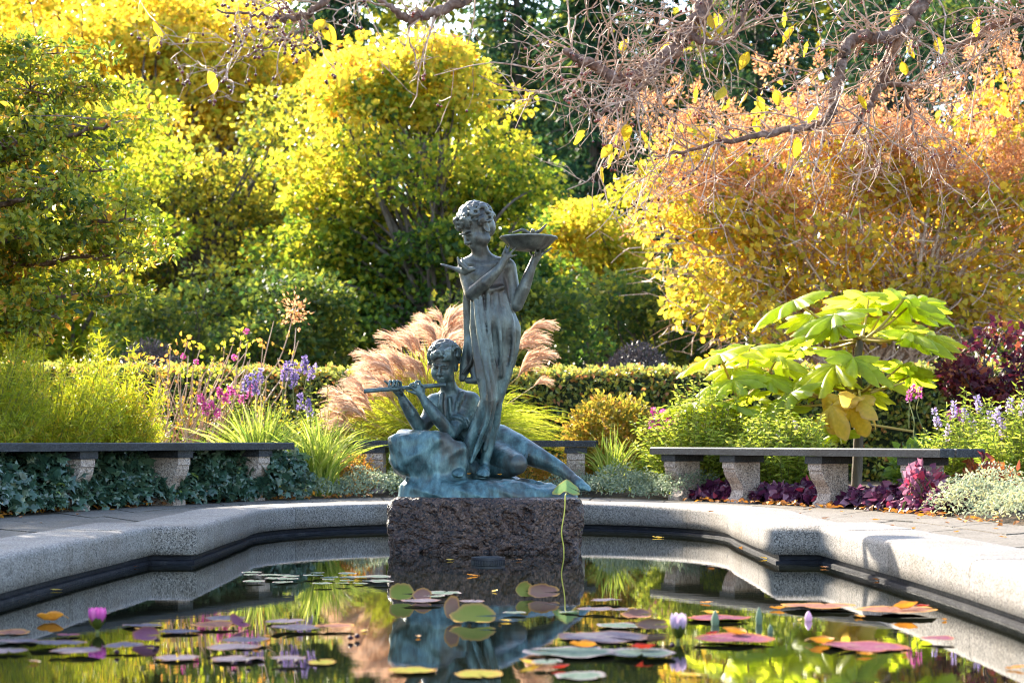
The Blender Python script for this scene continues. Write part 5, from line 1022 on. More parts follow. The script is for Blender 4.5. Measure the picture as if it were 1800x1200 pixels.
# ------------------------------------------------------------------ on the water
def pad_mat(name, stops, edge):
    m, nt, nd, lk, bs = new_mat(name)
    tc = nd.new("ShaderNodeTexCoord"); nz = nd.new("ShaderNodeTexNoise"); nz.inputs["Scale"].default_value = 3.5; nz.inputs["Detail"].default_value = 8; nz.inputs["Roughness"].default_value = .7; 
    oi = nd.new("ShaderNodeObjectInfo"); ad = nd.new("ShaderNodeVectorMath"); ad.operation = 'ADD'; sc = nd.new("ShaderNodeVectorMath"); sc.operation = 'SCALE'; sc.inputs[3].default_value = 17
    lk.new(oi.outputs["Location"], sc.inputs[0]); lk.new(tc.outputs["Object"], ad.inputs[0]); lk.new(sc.outputs[0], ad.inputs[1]); lk.new(ad.outputs[0], nz.inputs["Vector"])
    r_ = ramp(nd, stops); lk.new(nz.outputs[0], r_.inputs[0])
    at = nd.new("ShaderNodeAttribute"); at.attribute_name = "v"; e = ramp(nd, [(.78, (0, 0, 0)), (.99, (1, 1, 1))]); lk.new(at.outputs["Fac"], e.inputs[0])
    mx = nd.new("ShaderNodeMix"); mx.data_type = 'RGBA'; lk.new(e.outputs[0], mx.inputs[0]); lk.new(r_.outputs[0], mx.inputs[6]); mx.inputs[7].default_value = (*edge, 1); lk.new(mx.outputs[2], bs.inputs["Base Color"])
    bs.inputs["Roughness"].default_value = .5; bs.inputs["Specular IOR Level"].default_value = .0
    n2 = nd.new("ShaderNodeTexNoise"); n2.inputs["Scale"].default_value = 9; n2.inputs["Detail"].default_value = 5; lk.new(ad.outputs[0], n2.inputs["Vector"])
    bp = nd.new("ShaderNodeBump"); bp.inputs["Strength"].default_value = .4; bp.inputs["Distance"].default_value = .02; lk.new(n2.outputs[0], bp.inputs["Height"]); lk.new(bp.outputs[0], bs.inputs["Normal"]); return m
PM = {'lilac': pad_mat('pad_lilac', [(.3, (.07, .055, .07)), (.5, (.115, .098, .12)), (.7, (.15, .15, .135))], (.16, .10, .08)),
      'grey': pad_mat('pad_grey_green', [(.3, (.06, .085, .065)), (.5, (.10, .13, .105)), (.7, (.145, .15, .13))], (.25, .2, .2)),
      'mauve': pad_mat('pad_mauve', [(.3, (.12, .035, .055)), (.5, (.17, .065, .095)), (.7, (.17, .11, .09))], (.26, .10, .05)),
      'rust': pad_mat('pad_rust', [(.3, (.14, .06, .04)), (.5, (.20, .10, .08)), (.7, (.22, .14, .08))], (.40, .2, .06)),
      'yellow': pad_mat('pad_yellow', [(.3, (.13, .15, .03)), (.5, (.18, .17, .04)), (.7, (.24, .15, .04))], (.3, .17, .06))}
def pad_shape(seed, curl=0.0, cup=0.0):
    r_ = np.random.default_rng(seed); na = 44; g_ = .10; th = np.linspace(g_, 2*math.pi-g_, na); rings_ = np.array([0, .3, .55, .78, .92, 1.0]); w = [r_.uniform(0, 6.28) for _ in range(4)]
    e = 1+.05*np.sin(3*th+w[0])+.03*np.sin(7*th+w[1])+.022*np.sin(17*th+w[2])-r_.uniform(.0, .35)*np.exp(-((th-r_.uniform(1, 5))/.12)**2)-r_.uniform(.0, .25)*np.exp(-((th-r_.uniform(1, 5))/.09)**2); V = []
    for q_ in rings_:
        z = .010*np.sin(4*th+w[3])*q_**2 + .020*q_**6*np.maximum(0, np.sin(5*th+w[0])) + curl*q_**3*np.maximum(0, np.cos(th-w[1]))**2*.6 + cup*q_**2
        V.append(np.stack([e*q_*np.cos(th), e*q_*np.sin(th), z], -1))
    V = np.vstack(V); m_ = len(rings_); i = np.arange(m_-1)[:, None]*na; j = np.arange(na-1)[None, :]
    return V, [np.stack([i+j, i+na+j, i+na+j+1, i+j+1], -1).reshape(-1, 4)], np.repeat(rings_, na)
PMESH = {}
def pad_mesh(kind, var, curl=0.):
    key = (kind, var, curl)
    if key not in PMESH:
        V, Fs, A_ = pad_shape(var*7+len(kind), curl); PMESH[key] = make_mesh("lily_pad", V, Fs, PM[kind], {"v": A_}, smooth=True)
    return PMESH[key]
LAB = {'lilac': ("greyish lilac lily pad floating on the dark water", "lilac lily pads"), 'grey': ("grey green lily pad floating on the dark water", "grey green lily pads"), 'mauve': ("mauve pink lily pad on the sunlit reflections", "mauve lily pads"), 'rust': ("rusty brown lily pad beside the pool edge", "rusty lily pads"), 'yellow': ("yellowing lily pad among the floating leaves", "yellow lily pads")}
pads = [(22, 1113, 62, 'rust'), (30, 1129, 74, 'lilac'), (12, 1148, 72, 'lilac'), (100, 1136, 100, 'lilac'), (135, 1150, 92, 'lilac'), (217, 1142, 70, 'lilac'), (250, 1101, 72, 'lilac'), (315, 1112, 70, 'lilac'), (395, 1090, 72, 'lilac'), (378, 1103, 84, 'rust'), (430, 1131, 92, 'lilac'), (408, 1145, 98, 'lilac'), (417, 1160, 100, 'lilac'), (310, 1159, 82, 'lilac'), (500, 1095, 76, 'lilac'), (520, 1108, 94, 'lilac'), (590, 1106, 70, 'rust'), (508, 1165, 62, 'lilac'), (565, 1166, 56, 'yellow'), (120, 1118, 44, 'mauve'),
        (780, 1045, 58, 'grey'), (755, 1053, 54, 'grey'), (740, 1061, 70, 'lilac'), (830, 1063, 44, 'lilac'), (840, 1187, 92, 'yellow'), (722, 1181, 84, 'yellow'), (905, 1080, 44, 'grey'),
        (1065, 1059, 56, 'lilac'), (1048, 1076, 64, 'lilac'), (1098, 1078, 50, 'lilac'), (1000, 1077, 34, 'grey'), (1090, 1102, 84, 'grey'), (1260, 1089, 112, 'mauve'), (1287, 1128, 140, 'mauve'), (1440, 1070, 128, 'rust'), (1575, 1078, 146, 'rust'), (1520, 1138, 148, 'mauve'), (1062, 1122, 172, 'lilac'), (1005, 1150, 162, 'grey'), (1130, 1154, 116, 'grey'), (1650, 1128, 60, 'mauve'), (960, 1172, 60, 'grey'), (1020, 1190, 90, 'grey')]
r7 = np.random.default_rng(55)
for i in range(26):
    pads.append((r7.uniform(430, 675), r7.uniform(1008, 1030), r7.uniform(24, 46), 'grey'))
placed = []
UNIQ = {(30, 1129): "greyish lilac pad lapping over the rusty pad by the shaded coping", (250, 1101): "single greyish lilac pad just beyond the magenta lily", (315, 1112): "greyish lilac pad between two pads behind the coral pad tip", (417, 1160): "foremost greyish lilac pad of the stacked three", (408, 1145): "middle greyish lilac pad of the stacked three", (430, 1131): "rear greyish lilac pad of the stacked three", (310, 1159): "lone greyish lilac pad on dark water beside the stacked three", (508, 1165): "torn lilac pad touching the yellow oval pad", (565, 1166): "yellow oval pad touching the torn lilac pad", (135, 1150): "greyish lilac pad in front of the magenta lily", (217, 1142): "greyish lilac pad beside the dark curled purple pad", (1062, 1122): "largest lilac pad, behind the pad with the orange leaf", (1005, 1150): "broad grey green pad carrying a large orange leaf", (1130, 1154): "grey green pad carrying a red leaf beside the half open lily", (1260, 1089): "mauve pad with a pointed bud standing on it", (1287, 1128): "mauve pad carrying one orange leaf in its middle", (1520, 1138): "mauve pad with an orange leaf at its tip", (120, 1118): "narrow mauve pad behind the magenta lily", (1440, 1070): "rusty pad with a pink bud at its edge", (1575, 1078): "rusty pad with an orange leaf close under the coping", (22, 1113): "rusty pad beneath the lone floating orange leaf", (1090, 1102): "grey green pad between the large lilac pad and the half open lily", (840, 1187): "yellowing pad before the statue's reflected head", (740, 1061): "lilac pad under the curled pads at the plinth"}
for i, (px, py, w, kind) in enumerate(pads):
    p_ = G(px, py, WZ); rad = .5*w*p_[1]/F; zz = .004+.0022*(i % 6)
    o = link("lily_pad", pad_mesh(kind, i % 7, .0 if i % 3 else .12), None, (p_[0], p_[1], WZ+zz), (r7.normal()*.012, r7.normal()*.012, r7.uniform(0, 6.28)), (rad, rad*r7.uniform(.9, 1.05), rad)); placed.append((p_, rad, zz))
    lab, grp = LAB[kind]
    if py < 1034 and px < 690: lab, grp = "small blue green lily pad in the patch left of the plinth", "small lily pads left of the plinth"
    lab = UNIQ.get((px, py), lab)
    tag(o, lab, "lily pad", grp)
# curled and standing pads
def curled(label, px, py, w, h, kind, seed, roll=1.9, az=0.0):
    p_ = G(px, py, WZ); sc = w*p_[1]/F; V, Fs, A_ = pad_shape(seed); x, y, z = V[:, 0]*.5, V[:, 1]*.5, V[:, 2]
    rr_ = 1/roll; zz = rr_*(1-np.cos((y+.5)/rr_*.9)); yy = rr_*np.sin((y+.5)/rr_*.9); V = np.c_[x, yy-.2, zz*h/w*1.6+z+.01]
    ca, sa = math.cos(az), math.sin(az); V = np.c_[V[:, 0]*ca-V[:, 1]*sa, V[:, 0]*sa+V[:, 1]*ca, V[:, 2]]
    tag(link("curled_lily_pad", make_mesh("curled_lily_pad", V*sc, Fs, PM[kind], {"v": A_}, smooth=True), None, (p_[0], p_[1], WZ+.006)), label, "lily pad", "curled lily pads")
curled("yellowish lily pad curled up on edge at the corner of the plinth", 705, 1056, 44, 30, 'yellow', 3)
curled("small brown curled pad next to the yellowish one", 742, 1056, 34, 20, 'rust', 5)
curled("green and yellow lily pad standing cupped on the water", 832, 1096, 82, 34, 'yellow', 7, 1.5)
curled("pale beige pad edge standing up beside the cupped green pad", 800, 1092, 36, 42, 'rust', 9, 2.2, .7)
curled("curled brown pad lying before the plinth's right half", 955, 1052, 56, 22, 'rust', 11, 2.2)
curled("small curled yellow pad with upright point before the plinth", 925, 1051, 34, 26, 'yellow', 13, 2.4, .5)
curled("brown folded pad left of the half open lily", 1120, 1088, 54, 16, 'rust', 15, 1.6)
curled("dark purple curled pad beside the pink lily", 255, 1128, 48, 22, 'mauve', 17, 2.2)
curled("coral pink pad tip standing up from the water", 430, 1104, 44, 30, 'mauve', 19, 1.2, 1.2)
curled("withered tan pad before the left bud", 1150, 1108, 60, 16, 'rust', 21, 2.4, .3)
# lilies and buds
def petals(c, n_, L_, W_, open_, mat, az0=0., curve=.3):
    mb = MB()
    for i in range(n_):
        a = az0+i*2*math.pi/n_; o = np.array([math.cos(a), math.sin(a), 0]); tt = np.linspace(0, 1, 6); wd = W_*np.sin(np.clip(tt*.92+.06, 0, 1)*math.pi)**.7
        mid_ = np.array([c+o*(L_*(open_*t_+.10*math.sin(t_*math.pi)))+np.array([0, 0, L_*t_*(1-.12*open_*t_)]) for t_ in tt]); s1 = np.array([-o[1], o[0], 0])
        for t_, m_, w_ in zip(tt, mid_, wd): pass
        V = np.vstack([mid_-s1*wd[:, None]/2-o*(wd*.0)[:, None], mid_+o*(wd*.22)[:, None], mid_+s1*wd[:, None]/2]); j = np.arange(5); mb.add(V, [np.vstack([np.stack([j, j+6, j+7, j+1], 1), np.stack([j+6, j+12, j+13, j+7], 1)])], a=.25+.6*((i*7) % 5)/5)
    return mb
def lily(label, px, py, h, mat, open_, n_=9, grp=None):
    p_ = G(px, py, WZ); L_ = h*p_[1]/F; t = thing("water_lily", label, "water lily", (p_[0], p_[1], WZ))
    c = np.array([p_[0], p_[1], WZ+.012]); petals(c, n_, L_*.98, L_*.40, open_, mat).build("petals", M[mat], t, smooth=True)
    petals(c+[0, 0, .004], max(4, n_-3), L_*.9, L_*.34, open_*.5, mat, .4).build("petals", M[mat], t, smooth=True)
    petals(c-[0, 0, .004], 4, L_*.72, L_*.42, open_*1.25, 'lf_rust', .2).build("sepals", M['lf_olive'], t, smooth=True)
    V, Fs = tube([c+[0, 0, -.1], c], .006, 6); part("stalk", V, Fs, M['stem_green'], t)
lily("bright magenta water lily standing above the pads", 171, 1112, 40, 'fl_pink', .36, 10)
lily("half open pale violet water lily beside the mauve pads", 1192, 1128, 46, 'fl_pale', .26, 7)
def bud(label, px, py, h, w, mat):
    p_ = G(px, py, WZ); L_ = h*p_[1]/F; W_ = w*p_[1]/F; V, Fs = lathe([(0, -.03), (W_*.3, -.02), (W_*.42, .0), (W_*.5, L_*.3), (W_*.36, L_*.65), (W_*.14, L_*.92), (.0005, L_)], (p_[0], p_[1], WZ), 10, lambda a: .08*np.cos(4*a))
    tag(part("lily_bud", V, Fs, mat, None, {"v": np.full(len(V), .35)}, smooth=True), label, "lily bud", "lily buds")
bud("grey green pointed lily bud on the mauve pad", 1257, 1098, 26, 14, M['lf_silver']); bud("grey green pointed lily bud standing alone in bright reflections", 1334, 1096, 30, 12, M['lf_silver']); bud("small lily bud right of the lone pointed bud", 1354, 1112, 16, 9, M['lf_silver']); bud("pink lily bud on the rusty pad", 1421, 1090, 17, 13, M['fl_pale'])
# small dark seed pods
for i, (px, py) in enumerate([(616, 1127), (628, 1124), (272, 1148), (276, 1131), (492, 1170), (522, 1170), (412, 1172), (437, 1170), (205, 1152), (1182, 1140)]):
    p_ = G(px, py, WZ); rr_ = 5.5*p_[1]/F; V, Fs = lathe([(0, 0), (rr_*.8, rr_*.25), (rr_, rr_*.7), (rr_*.6, rr_*1.3), (.0003, rr_*1.7)], (p_[0], p_[1], WZ+.004), 9, lambda a: .1*np.sin(3*a)); tag(part("seed_pod", V, Fs, M['lf_red'], None, {"v": np.full(len(V), .1)}, smooth=True), "dark round seed pod afloat between lily pads", "seed pod", "floating seed pods")
# fallen autumn leaves: on pads, on the water, on the paving
def fall_leaf(seed, curl):
    r_ = np.random.default_rng(seed); tt = np.linspace(0, 1, 8); w = .30*np.sin(np.clip(tt, .02, .985)*math.pi)**.75*(1.15-.4*tt); V = []
    for t_, w_ in zip(tt, w):
        for s1 in (-1, -.5, 0, .5, 1): V.append([t_-.5, s1*w_, curl*(abs(s1)**1.6*w_*1.3 + .9*(t_-.5)**2) + .02*r_.normal()])
    V = np.array(V); V[:, 2] -= V[:, 2].min(); i = np.arange(7)[:, None]*5; j = np.arange(4)[None, :]
    F4 = np.stack([i+j, i+5+j, i+6+j, i+1+j], -1).reshape(-1, 4); vt, ft = tube([[-.5, 0, V[2, 2]], [-.72, .03, .1]], .012, 3, cap=False); nv = len(V); return np.vstack([V, vt]), [np.vstack([F4, ft[0]+nv])]
FL = {}
def leaf_inst(kind, var, curl):
    key = (kind, var, curl)
    if key not in FL:
        V, Fs = fall_leaf(var, curl); v = {'orange': .62, 'yellow': .95, 'red': .3, 'brown': .05}[kind]; FL[key] = make_mesh("fallen_leaf", V, Fs, M['lf_litter'] if kind != 'red' else RED, {"v": np.clip(v+.1*np.sin(V[:, 0]*9), 0, 1)}, smooth=True)
    return FL[key]
lm('lf_redfall', [(0, (.3, .02, .015)), (1, (.5, .07, .03))], trans=.25); RED = M['lf_redfall']
def put_leaf(label, grp, p_, L_, kind, rz, curl=.5, tilt=.0):
    tag(link("fallen_leaf", leaf_inst(kind, r7.integers(0, 3), curl), None, p_, (tilt, r7.normal()*.1, rz), L_), label, "leaf", grp)
big = [(88, 1092, 46, 'orange', "large orange leaf floating alone near the shaded coping", .9), (1024, 1141, 46, 'orange', "large orange leaf lying on the grey green pad", .8), (1132, 1150, 44, 'red', "red leaf lying on the grey green pad", .5), (930, 1168, 36, 'yellow', "round yellow leaf by the grey green pad", .4), (1290, 1123, 44, 'orange', "orange leaf lying on the larger mauve pad", .6), (1252, 1115, 24, 'red', "small red leaf at the edge of the mauve pad", .4), (1445, 1132, 44, 'orange', "orange leaf on the tip of the right mauve pad", .7), (1250, 1085, 28, 'yellow', "small yellow leaf on the mauve pad beside the bud", .5), (1593, 1080, 44, 'orange', "orange leaf lying on the rusty pad by the coping", .7), (1366, 1071, 26, 'orange', "orange leaf at the left end of the rusty pad", .5), (1620, 1067, 26, 'red', "small red orange leaf beyond the rusty pad", .3), (1520, 1152, 30, 'orange', "orange leaf below the right mauve pad", .3), (985, 1176, 34, 'red', "red brown leaf near the bottom grey pads", .4), (1210, 1190, 50, 'yellow', "long yellow leaf floating in the foreground", .2), (1785, 1176, 34, 'orange', "orange leaf floating by the right coping", .3), (1548, 1070, 16, 'red', "tiny red leaf on the rusty pad", .3)]
def rest_z(x, y):
    z = WZ+.003
    for (c0, rad, zz) in placed:
        if (x-c0[0])**2+(y-c0[1])**2 < (rad*.95)**2: z = max(z, WZ+zz+.006)
    return z
for (px, py, w, kind, lab, curl) in big:
    p_ = G(px, py, WZ); put_leaf(lab, None, (p_[0], p_[1], rest_z(p_[0], p_[1])), w*p_[1]/F, kind, r7.uniform(-.5, .5)+(math.pi if r7.uniform() < .5 else 0), curl)
for (px, py) in [(202, 998), (97, 1038), (475, 940), (512, 938), (395, 957), (235, 997), (790, 985), (830, 1012), (912, 985), (1310, 962), (1345, 982), (1155, 945), (1448, 998), (1640, 1045), (1545, 1020), (1700, 1068), (1770, 1082), (1720, 1060), (1590, 1150), (245, 1108), (60, 1165), (450, 1140), (470, 1120), (870, 1040), (890, 1092), (735, 1120), (1110, 1070), (1405, 1091), (1240, 1060), (640, 1110), (1660, 1090), (1510, 1085)]:
    p_ = G(px, py, WZ); put_leaf("small fallen leaf floating on the pool water", "small leaves on the water", (p_[0], p_[1], rest_z(p_[0], p_[1])), r7.uniform(14, 24)*p_[1]/F, str(r7.choice(['orange', 'yellow', 'brown'])), r7.uniform(0, 6.28), .25)
pav = [(px, py) for px, py in [(1240, 900), (1300, 903), (1345, 898), (1400, 905), (1450, 912), (1500, 908), (1540, 915), (1575, 903), (1620, 912), (1660, 920), (1700, 916), (1740, 930), (1690, 936), (1605, 930), (1530, 930), (1760, 945), (1640, 902), (1480, 900), (1290, 893), (1425, 897), (1560, 925), (70, 920), (140, 905), (230, 893), (330, 886), (420, 882), (30, 910), (190, 897), (1710, 952), (1650, 943)]]
for (px, py) in pav:
    p_ = G(px+r7.normal()*6, py); put_leaf("small brown leaf lying on the grey paving", "small leaves on the paving", (p_[0], p_[1], .004), r7.uniform(8, 17)*p_[1]/F, str(r7.choice(['orange', 'brown', 'brown', 'yellow'])), r7.uniform(0, 6.28), .3)
# leaf litter along the foot of the ivy and the beds (uncountable)
C = []
for A_, B_, n_ in (((-3.0, 9.9), (-2.75, 11.2), 90), ((-2.75, 11.2), (-2.1, 12.9), 130), ((-2.1, 12.9), (-1.1, 13.9), 80), ((1.3, 13.1), (2.2, 11.3), 90), ((2.2, 11.3), (2.5, 9.2), 60)):
    s1 = r7.uniform(0, 1, (n_, 1)); C.append(np.c_[np.array(A_)*(1-s1)+np.array(B_)*s1+r7.normal(size=(n_, 2))*.05, r7.uniform(.008, .03, n_)])
C = np.vstack(C); n_ = len(C); V, Fs, A_ = leaves(C, nrm(r7.normal(size=(n_, 3))*[1, 1, .2]), rdir(n_, 2.0), .045, .026, r7.uniform(0, .8, n_), 'oval'); tag(part("leaf_litter", V, Fs, M['lf_litter'], None, {"v": A_}), "brown leaf litter along the edge of the beds", "leaf litter", kind="stuff")
# orange petals on the bronze base
for (px, py) in ((879, 830), (826, 829)):
    p_ = np.array(s_(px, py+4, -.22))+SB; put_leaf("bright orange leaf lying at the bronze feet", "orange leaves on the bronze base", tuple(p_), .035, 'orange', 1.0, .6)
# wilted lily leaf on the plinth, stalk trailing to the water
hb = np.array(s_(993, 862, -.40))+SB; wl_ = thing("wilted_lily_leaf", "wilted green lily leaf draped on the plinth with long yellow stalk trailing into the water", "leaf", hb)
V, Fs, A_ = pad_shape(23); V = V*[.072, .06, .05]; V[:, 2] += -.5*np.abs(V[:, 0])+.55*V[:, 1]+.035; part("leaf_blade", V+hb, Fs, PM['grey'] if False else pad_mat('pad_green', [(.3, (.10, .17, .05)), (.6, (.2, .27, .1)), (.8, (.3, .28, .1))], (.25, .2, .06)), wl_, {"v": A_}, smooth=True)
yf = SB[1]-.485; stk = bez([hb+[.005, -.03, -.01], np.array([*P(994, 870, yf)]), P(992, 900, yf-.02), P(987, 935, yf-.03), P(991, 965, yf-.02), P(990, 1000, yf-.05)], 6); V, Fs = tube(stk, .0036, 6); part("stalk", V, Fs, noise_mat('yellow_stalk', [(.3, (.4, .36, .05)), (.7, (.55, .45, .08))], 10, 3, .5, 0), wl_, smooth=True)
# ribbed black planting basket just breaking the surface
p_ = G(858, 988, WZ); bk = thing("planting_basket", "round black ribbed plastic basket in the water before the plinth", "basket", (p_[0], p_[1], WZ)); rb = 29*p_[1]/F
V, Fs = lathe([(rb*.93, -.09), (rb*.99, .012), (rb*1.03, .014), (rb*1.03, .026), (rb*.97, .026), (rb*.94, .012), (rb*.9, -.02), (0, -.022)], (p_[0], p_[1], WZ), 36); part("rim_body", V, Fs, M['black'], bk)
mb = MB()
for i in range(36):
    a = i*math.pi/18; o = np.array([math.cos(a), math.sin(a), 0]); c0 = np.array([p_[0], p_[1], WZ]); mb.add(*tube([c0+o*rb*.985+[0, 0, -.06], c0+o*rb*1.0+[0, 0, .012]], .0035, 4))
mb.build("ribs", M['black'], bk)
# ------------------------------------------------------------------ crab apple whose bare limbs hang into the view
ct = np.array([4.3, 9.2, 0.]); ca = thing("crab_apple_tree", "bare crab apple tree leaning over the pool with berries and a few yellow leaves", "tree", ct); r8 = np.random.default_rng(77)
fork = np.array([3.6, 8.6, 2.55])
V, Fs = tube(bez([ct, ct+[-.1, -.1, 1.2], fork], 8), np.linspace(.17, .11, len(bez([ct, ct, fork], 8))), 12); part("trunk", V, Fs, M['bark_red'], ca, smooth=True)
def Pb(px, py, D, r): return [*P(px, py, D), r]
mains = [
 [[*fork, .09], [3.0, 8.4, 3.1, .075], [1.9, 8.2, 3.1, .06], Pb(1262, -40, 8.1, .044), Pb(1238, 10, 8.0, .040), Pb(1205, 65, 7.95, .036), Pb(1165, 105, 7.9, .033), Pb(1120, 132, 7.9, .030), Pb(1085, 140, 7.9, .027), Pb(1055, 122, 7.9, .024), Pb(1020, 103, 7.85, .020), Pb(992, 92, 7.85, .014)],
 [[*fork, .08], [2.7, 8.5, 2.75, .06], Pb(1690, -60, 8.3, .042), Pb(1625, 0, 8.25, .037), Pb(1580, 55, 8.2, .030), Pb(1540, 64, 8.15, .027), Pb(1495, 72, 8.15, .026), Pb(1480, 110, 8.1, .024), Pb(1468, 165, 8.1, .022), Pb(1460, 205, 8.1, .020), Pb(1430, 222, 8.05, .017), Pb(1350, 235, 8.0, .014), Pb(1270, 250, 7.95, .010), Pb(1190, 270, 7.9, .007), Pb(1150, 275, 7.9, .005)],
 [Pb(1590, 45, 8.2, .028), Pb(1565, 95, 8.25, .022), Pb(1545, 150, 8.3, .019), Pb(1525, 190, 8.3, .016), Pb(1500, 235, 8.3, .010)],
 [Pb(1165, 110, 7.9, .02), Pb(1150, 130, 7.8, .015), Pb(1118, 160, 7.75, .013), Pb(1100, 180, 7.7, .011), Pb(1060, 200, 7.7, .008), Pb(1045, 198, 7.7, .005), Pb(1020, 160, 7.6, .004)],
 [Pb(1205, 65, 7.95, .02), Pb(1250, 75, 7.9, .012), Pb(1280, 70, 7.9, .010), Pb(1300, 45, 7.85, .009), Pb(1325, -10, 7.8, .009)],
 [[*fork, .07], [2.2, 8.6, 3.5, .05], Pb(960, -180, 7.8, .034), Pb(840, -25, 7.6, .026), Pb(790, 12, 7.55, .022), Pb(742, 27, 7.5, .020), Pb(712, 30, 7.5, .017), Pb(680, 8, 7.45, .010), Pb(655, -15, 7.45, .008)],
 [[2.2, 8.6, 3.5, .04], Pb(720, -200, 7.4, .026), Pb(590, -20, 7.2, .016), Pb(548, 20, 7.2, .014), Pb(510, 34, 7.2, .010), Pb(480, 30, 7.2, .008), Pb(435, 25, 7.15, .006), Pb(380, 18, 7.1, .004)],
 [Pb(560, 10, 7.2, .009), Pb(538, 32, 7.2, .008), Pb(520, 60, 7.2, .006), Pb(480, 75, 7.2, .004), Pb(420, 105, 7.2, .003), Pb(365, 125, 7.2, .002)],
 [Pb(1545, 150, 8.3, .014), Pb(1595, 150, 8.35, .010), Pb(1597, 190, 8.4, .008), Pb(1612, 245, 8.4, .006), Pb(1640, 270, 8.4, .004)],
 [[2.7, 8.5, 2.75, .045], Pb(1850, 20, 8.5, .024), Pb(1760, 40, 8.5, .017), Pb(1700, 75, 8.5, .012), Pb(1650, 85, 8.5, .008)],
]
twV = MB(); tips = []
def wiggle(a, d, L_, n_=7, w=.16, sag=.0):
    p_ = [np.array(a)]; d = nrm(np.array(d, float))
    for i in range(n_-1):
        d = nrm(d+r8.normal(size=3)*w+[0, 0, -sag]); p_.append(p_[-1]+d*L_/(n_-1))
    return np.array(p_)
for mi, m_ in enumerate(mains):
    pts, rad = bezr(m_, 7); nz_ = r8.normal(size=pts.shape)*.006; nz_[0] = 0; pts = pts+nz_; V, Fs = tube(pts, np.maximum(rad, .002), 9); part("limb", V, Fs, M['bark_red'], ca, smooth=True)
    L_ = np.concatenate([[0], np.cumsum(np.linalg.norm(np.diff(pts, axis=0), axis=1))]); nt_ = int(L_[-1]*(30 if mi not in (5, 6, 7) else 15))
    for k in range(nt_):
        s1 = r8.uniform(.12 if mi else .25, 1)*L_[-1]; j = np.searchsorted(L_, s1)-1; j = np.clip(j, 1, len(pts)-2); a = pts[j]; tdir = nrm(pts[j+1]-pts[j-1])
        if abs((a[0])/a[1]*F) > 1250: continue
        side_ = nrm(np.cross(tdir, r8.normal(size=3))); tl = r8.uniform(.18, .62)*(.75 if mi in (5, 6, 7) else 1); w_ = wiggle(a, tdir*.55+side_*.85, tl, 8, .22, .04 if mi != 4 else 0); r0 = min(rad[j]*.5, .0050)
        twV.add(*tube(w_, np.linspace(r0, .0018, 8), 4, cap=False), a=r8.uniform()); tips.append(w_[-1])
        for q_ in range(r8.integers(2, 6)):
            b_ = w_[r8.integers(1, 7)]; d2 = nrm(w_[-1]-w_[0]+r8.normal(size=3)*tl*.9); w2 = wiggle(b_, d2, tl*r8.uniform(.25, .55), 5, .28); twV.add(*tube(w2, np.linspace(.0024, .0012, 5), 3, cap=False), a=r8.uniform()); tips.append(w2[-1])
            if r8.uniform() < .55:
                for q3 in range(2):
                    w3 = wiggle(w2[r8.integers(1, 4)], d2+r8.normal(size=3)*.9, tl*.2, 4, .3); twV.add(*tube(w3, np.linspace(.002, .0011, 4), 3, cap=False)); tips.append(w3[-1])
tag(twV.build("twigs", M['twig'], ca), kind="stuff")
# berries on short stalks
tips = np.array(tips); pxs = tips[:, 0]/tips[:, 1]*F+900; pys = HOR-(tips[:, 2]-EYE)/tips[:, 1]*F
lm('berry', [(0, (.06, .008, .012)), (.5, (.16, .02, .02)), (1, (.35, .07, .03))], trans=0.05, spec=.7, rough=.25)
bm = MB(); ico = np.array([[0, 0, 1], [.89, 0, .45], [.28, .85, .45], [-.72, .53, .45], [-.72, -.53, .45], [.28, -.85, .45], [.72, .53, -.45], [-.28, .85, -.45], [-.89, 0, -.45], [-.28, -.85, -.45], [.72, -.53, -.45], [0, 0, -1]])
icf = np.array([[0, 1, 2], [0, 2, 3], [0, 3, 4], [0, 4, 5], [0, 5, 1], [1, 6, 2], [2, 7, 3], [3, 8, 4], [4, 9, 5], [5, 10, 1], [6, 7, 2], [7, 8, 3], [8, 9, 4], [9, 10, 5], [10, 6, 1], [11, 7, 6], [11, 8, 7], [11, 9, 8], [11, 10, 9], [11, 6, 10]])
sk = MB(); sel = [i for i in range(len(tips)) if r8.uniform() < (.55 if pxs[i] < 620 else .11)]
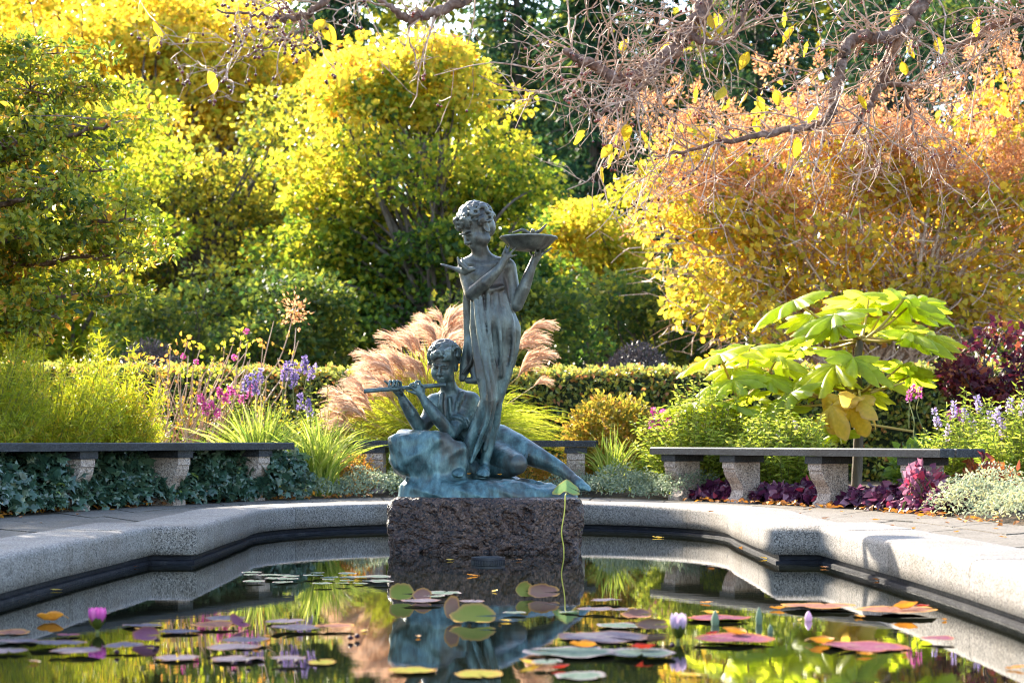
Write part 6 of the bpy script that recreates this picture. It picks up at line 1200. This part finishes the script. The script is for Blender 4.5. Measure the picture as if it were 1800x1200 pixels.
for i in sel:
    for q_ in range(r8.integers(1, 4)):
        e = tips[i]+np.array([r8.normal()*.012, r8.normal()*.012, -r8.uniform(.015, .04)]); bm.add(e+ico*r8.uniform(.0055, .0085), [icf], a=r8.uniform()*(.6 if pxs[i] < 620 else 1)); sk.add(*tube([tips[i], e+[0, 0, .006]], .0011, 3, cap=False))
tag(bm.build("berries", M['berry'], ca, smooth=True), kind="stuff"); tag(sk.build("berry_stalks", M['twig'], ca), kind="stuff")
# the few leaves left, each a part
lm('lf_hang', [(0, (.5, .42, .03)), (.6, (.62, .42, .03)), (1, (.6, .28, .03))], trans=.55)
def hang_mesh(seed):
    V, Fs = fall_leaf(seed, .45); return make_mesh("leaf", V+[.5, 0, 0], Fs, M['lf_hang'], {"v": np.full(len(V), r8.uniform())}, smooth=True)
hm = [hang_mesh(i) for i in range(5)]
spots = [(543, 100), (585, 20), (578, 28), (350, 140), (300, 60), (275, 70), (620, 150), (245, 0), (268, 10), (325, 30), (1020, 235), (1088, 258), (1110, 290), (1095, 225), (1080, 230), (1075, 250), (1100, 240), (1120, 225), (1056, 285), (1372, 20), (1395, 45), (1420, 60), (1434, 75), (1245, 25), (1260, 50), (1268, 20), (1222, 55), (1360, 155), (1320, 110), (1290, 180), (1400, 240), (1330, 210), (1480, 145), (1560, 40), (1575, 20), (1600, 60), (1595, 85), (1270, 150), (1070, 265), (1340, 180), (1235, 150), (1180, 80), (1105, 70), (1720, 20), (1440, 190), (1500, 170), (1310, 165), (1590, 110), (1650, 60)]
for i, (px, py) in enumerate(spots):
    k = np.argmin((pxs-px)**2+(pys-py)**2); o = tips[k]
    if math.hypot(pxs[k]-px, pys[k]-py) > 45: o = P(px, py, 7.7)
    lf = link("leaf", hm[i % 5], ca, o-ct, (r8.uniform(0, 6.28), R(r8.uniform(40, 85)), r8.uniform(0, 6.28)), r8.uniform(.065, .095))
    if math.hypot(pxs[k]-px, pys[k]-py) > 45:
        V, Fs = tube(bez([tips[k], (tips[k]+o)/2+r8.normal(size=3)*.015, o], 4), .0018, 4); part("twig", V, Fs, M['twig'], ca)
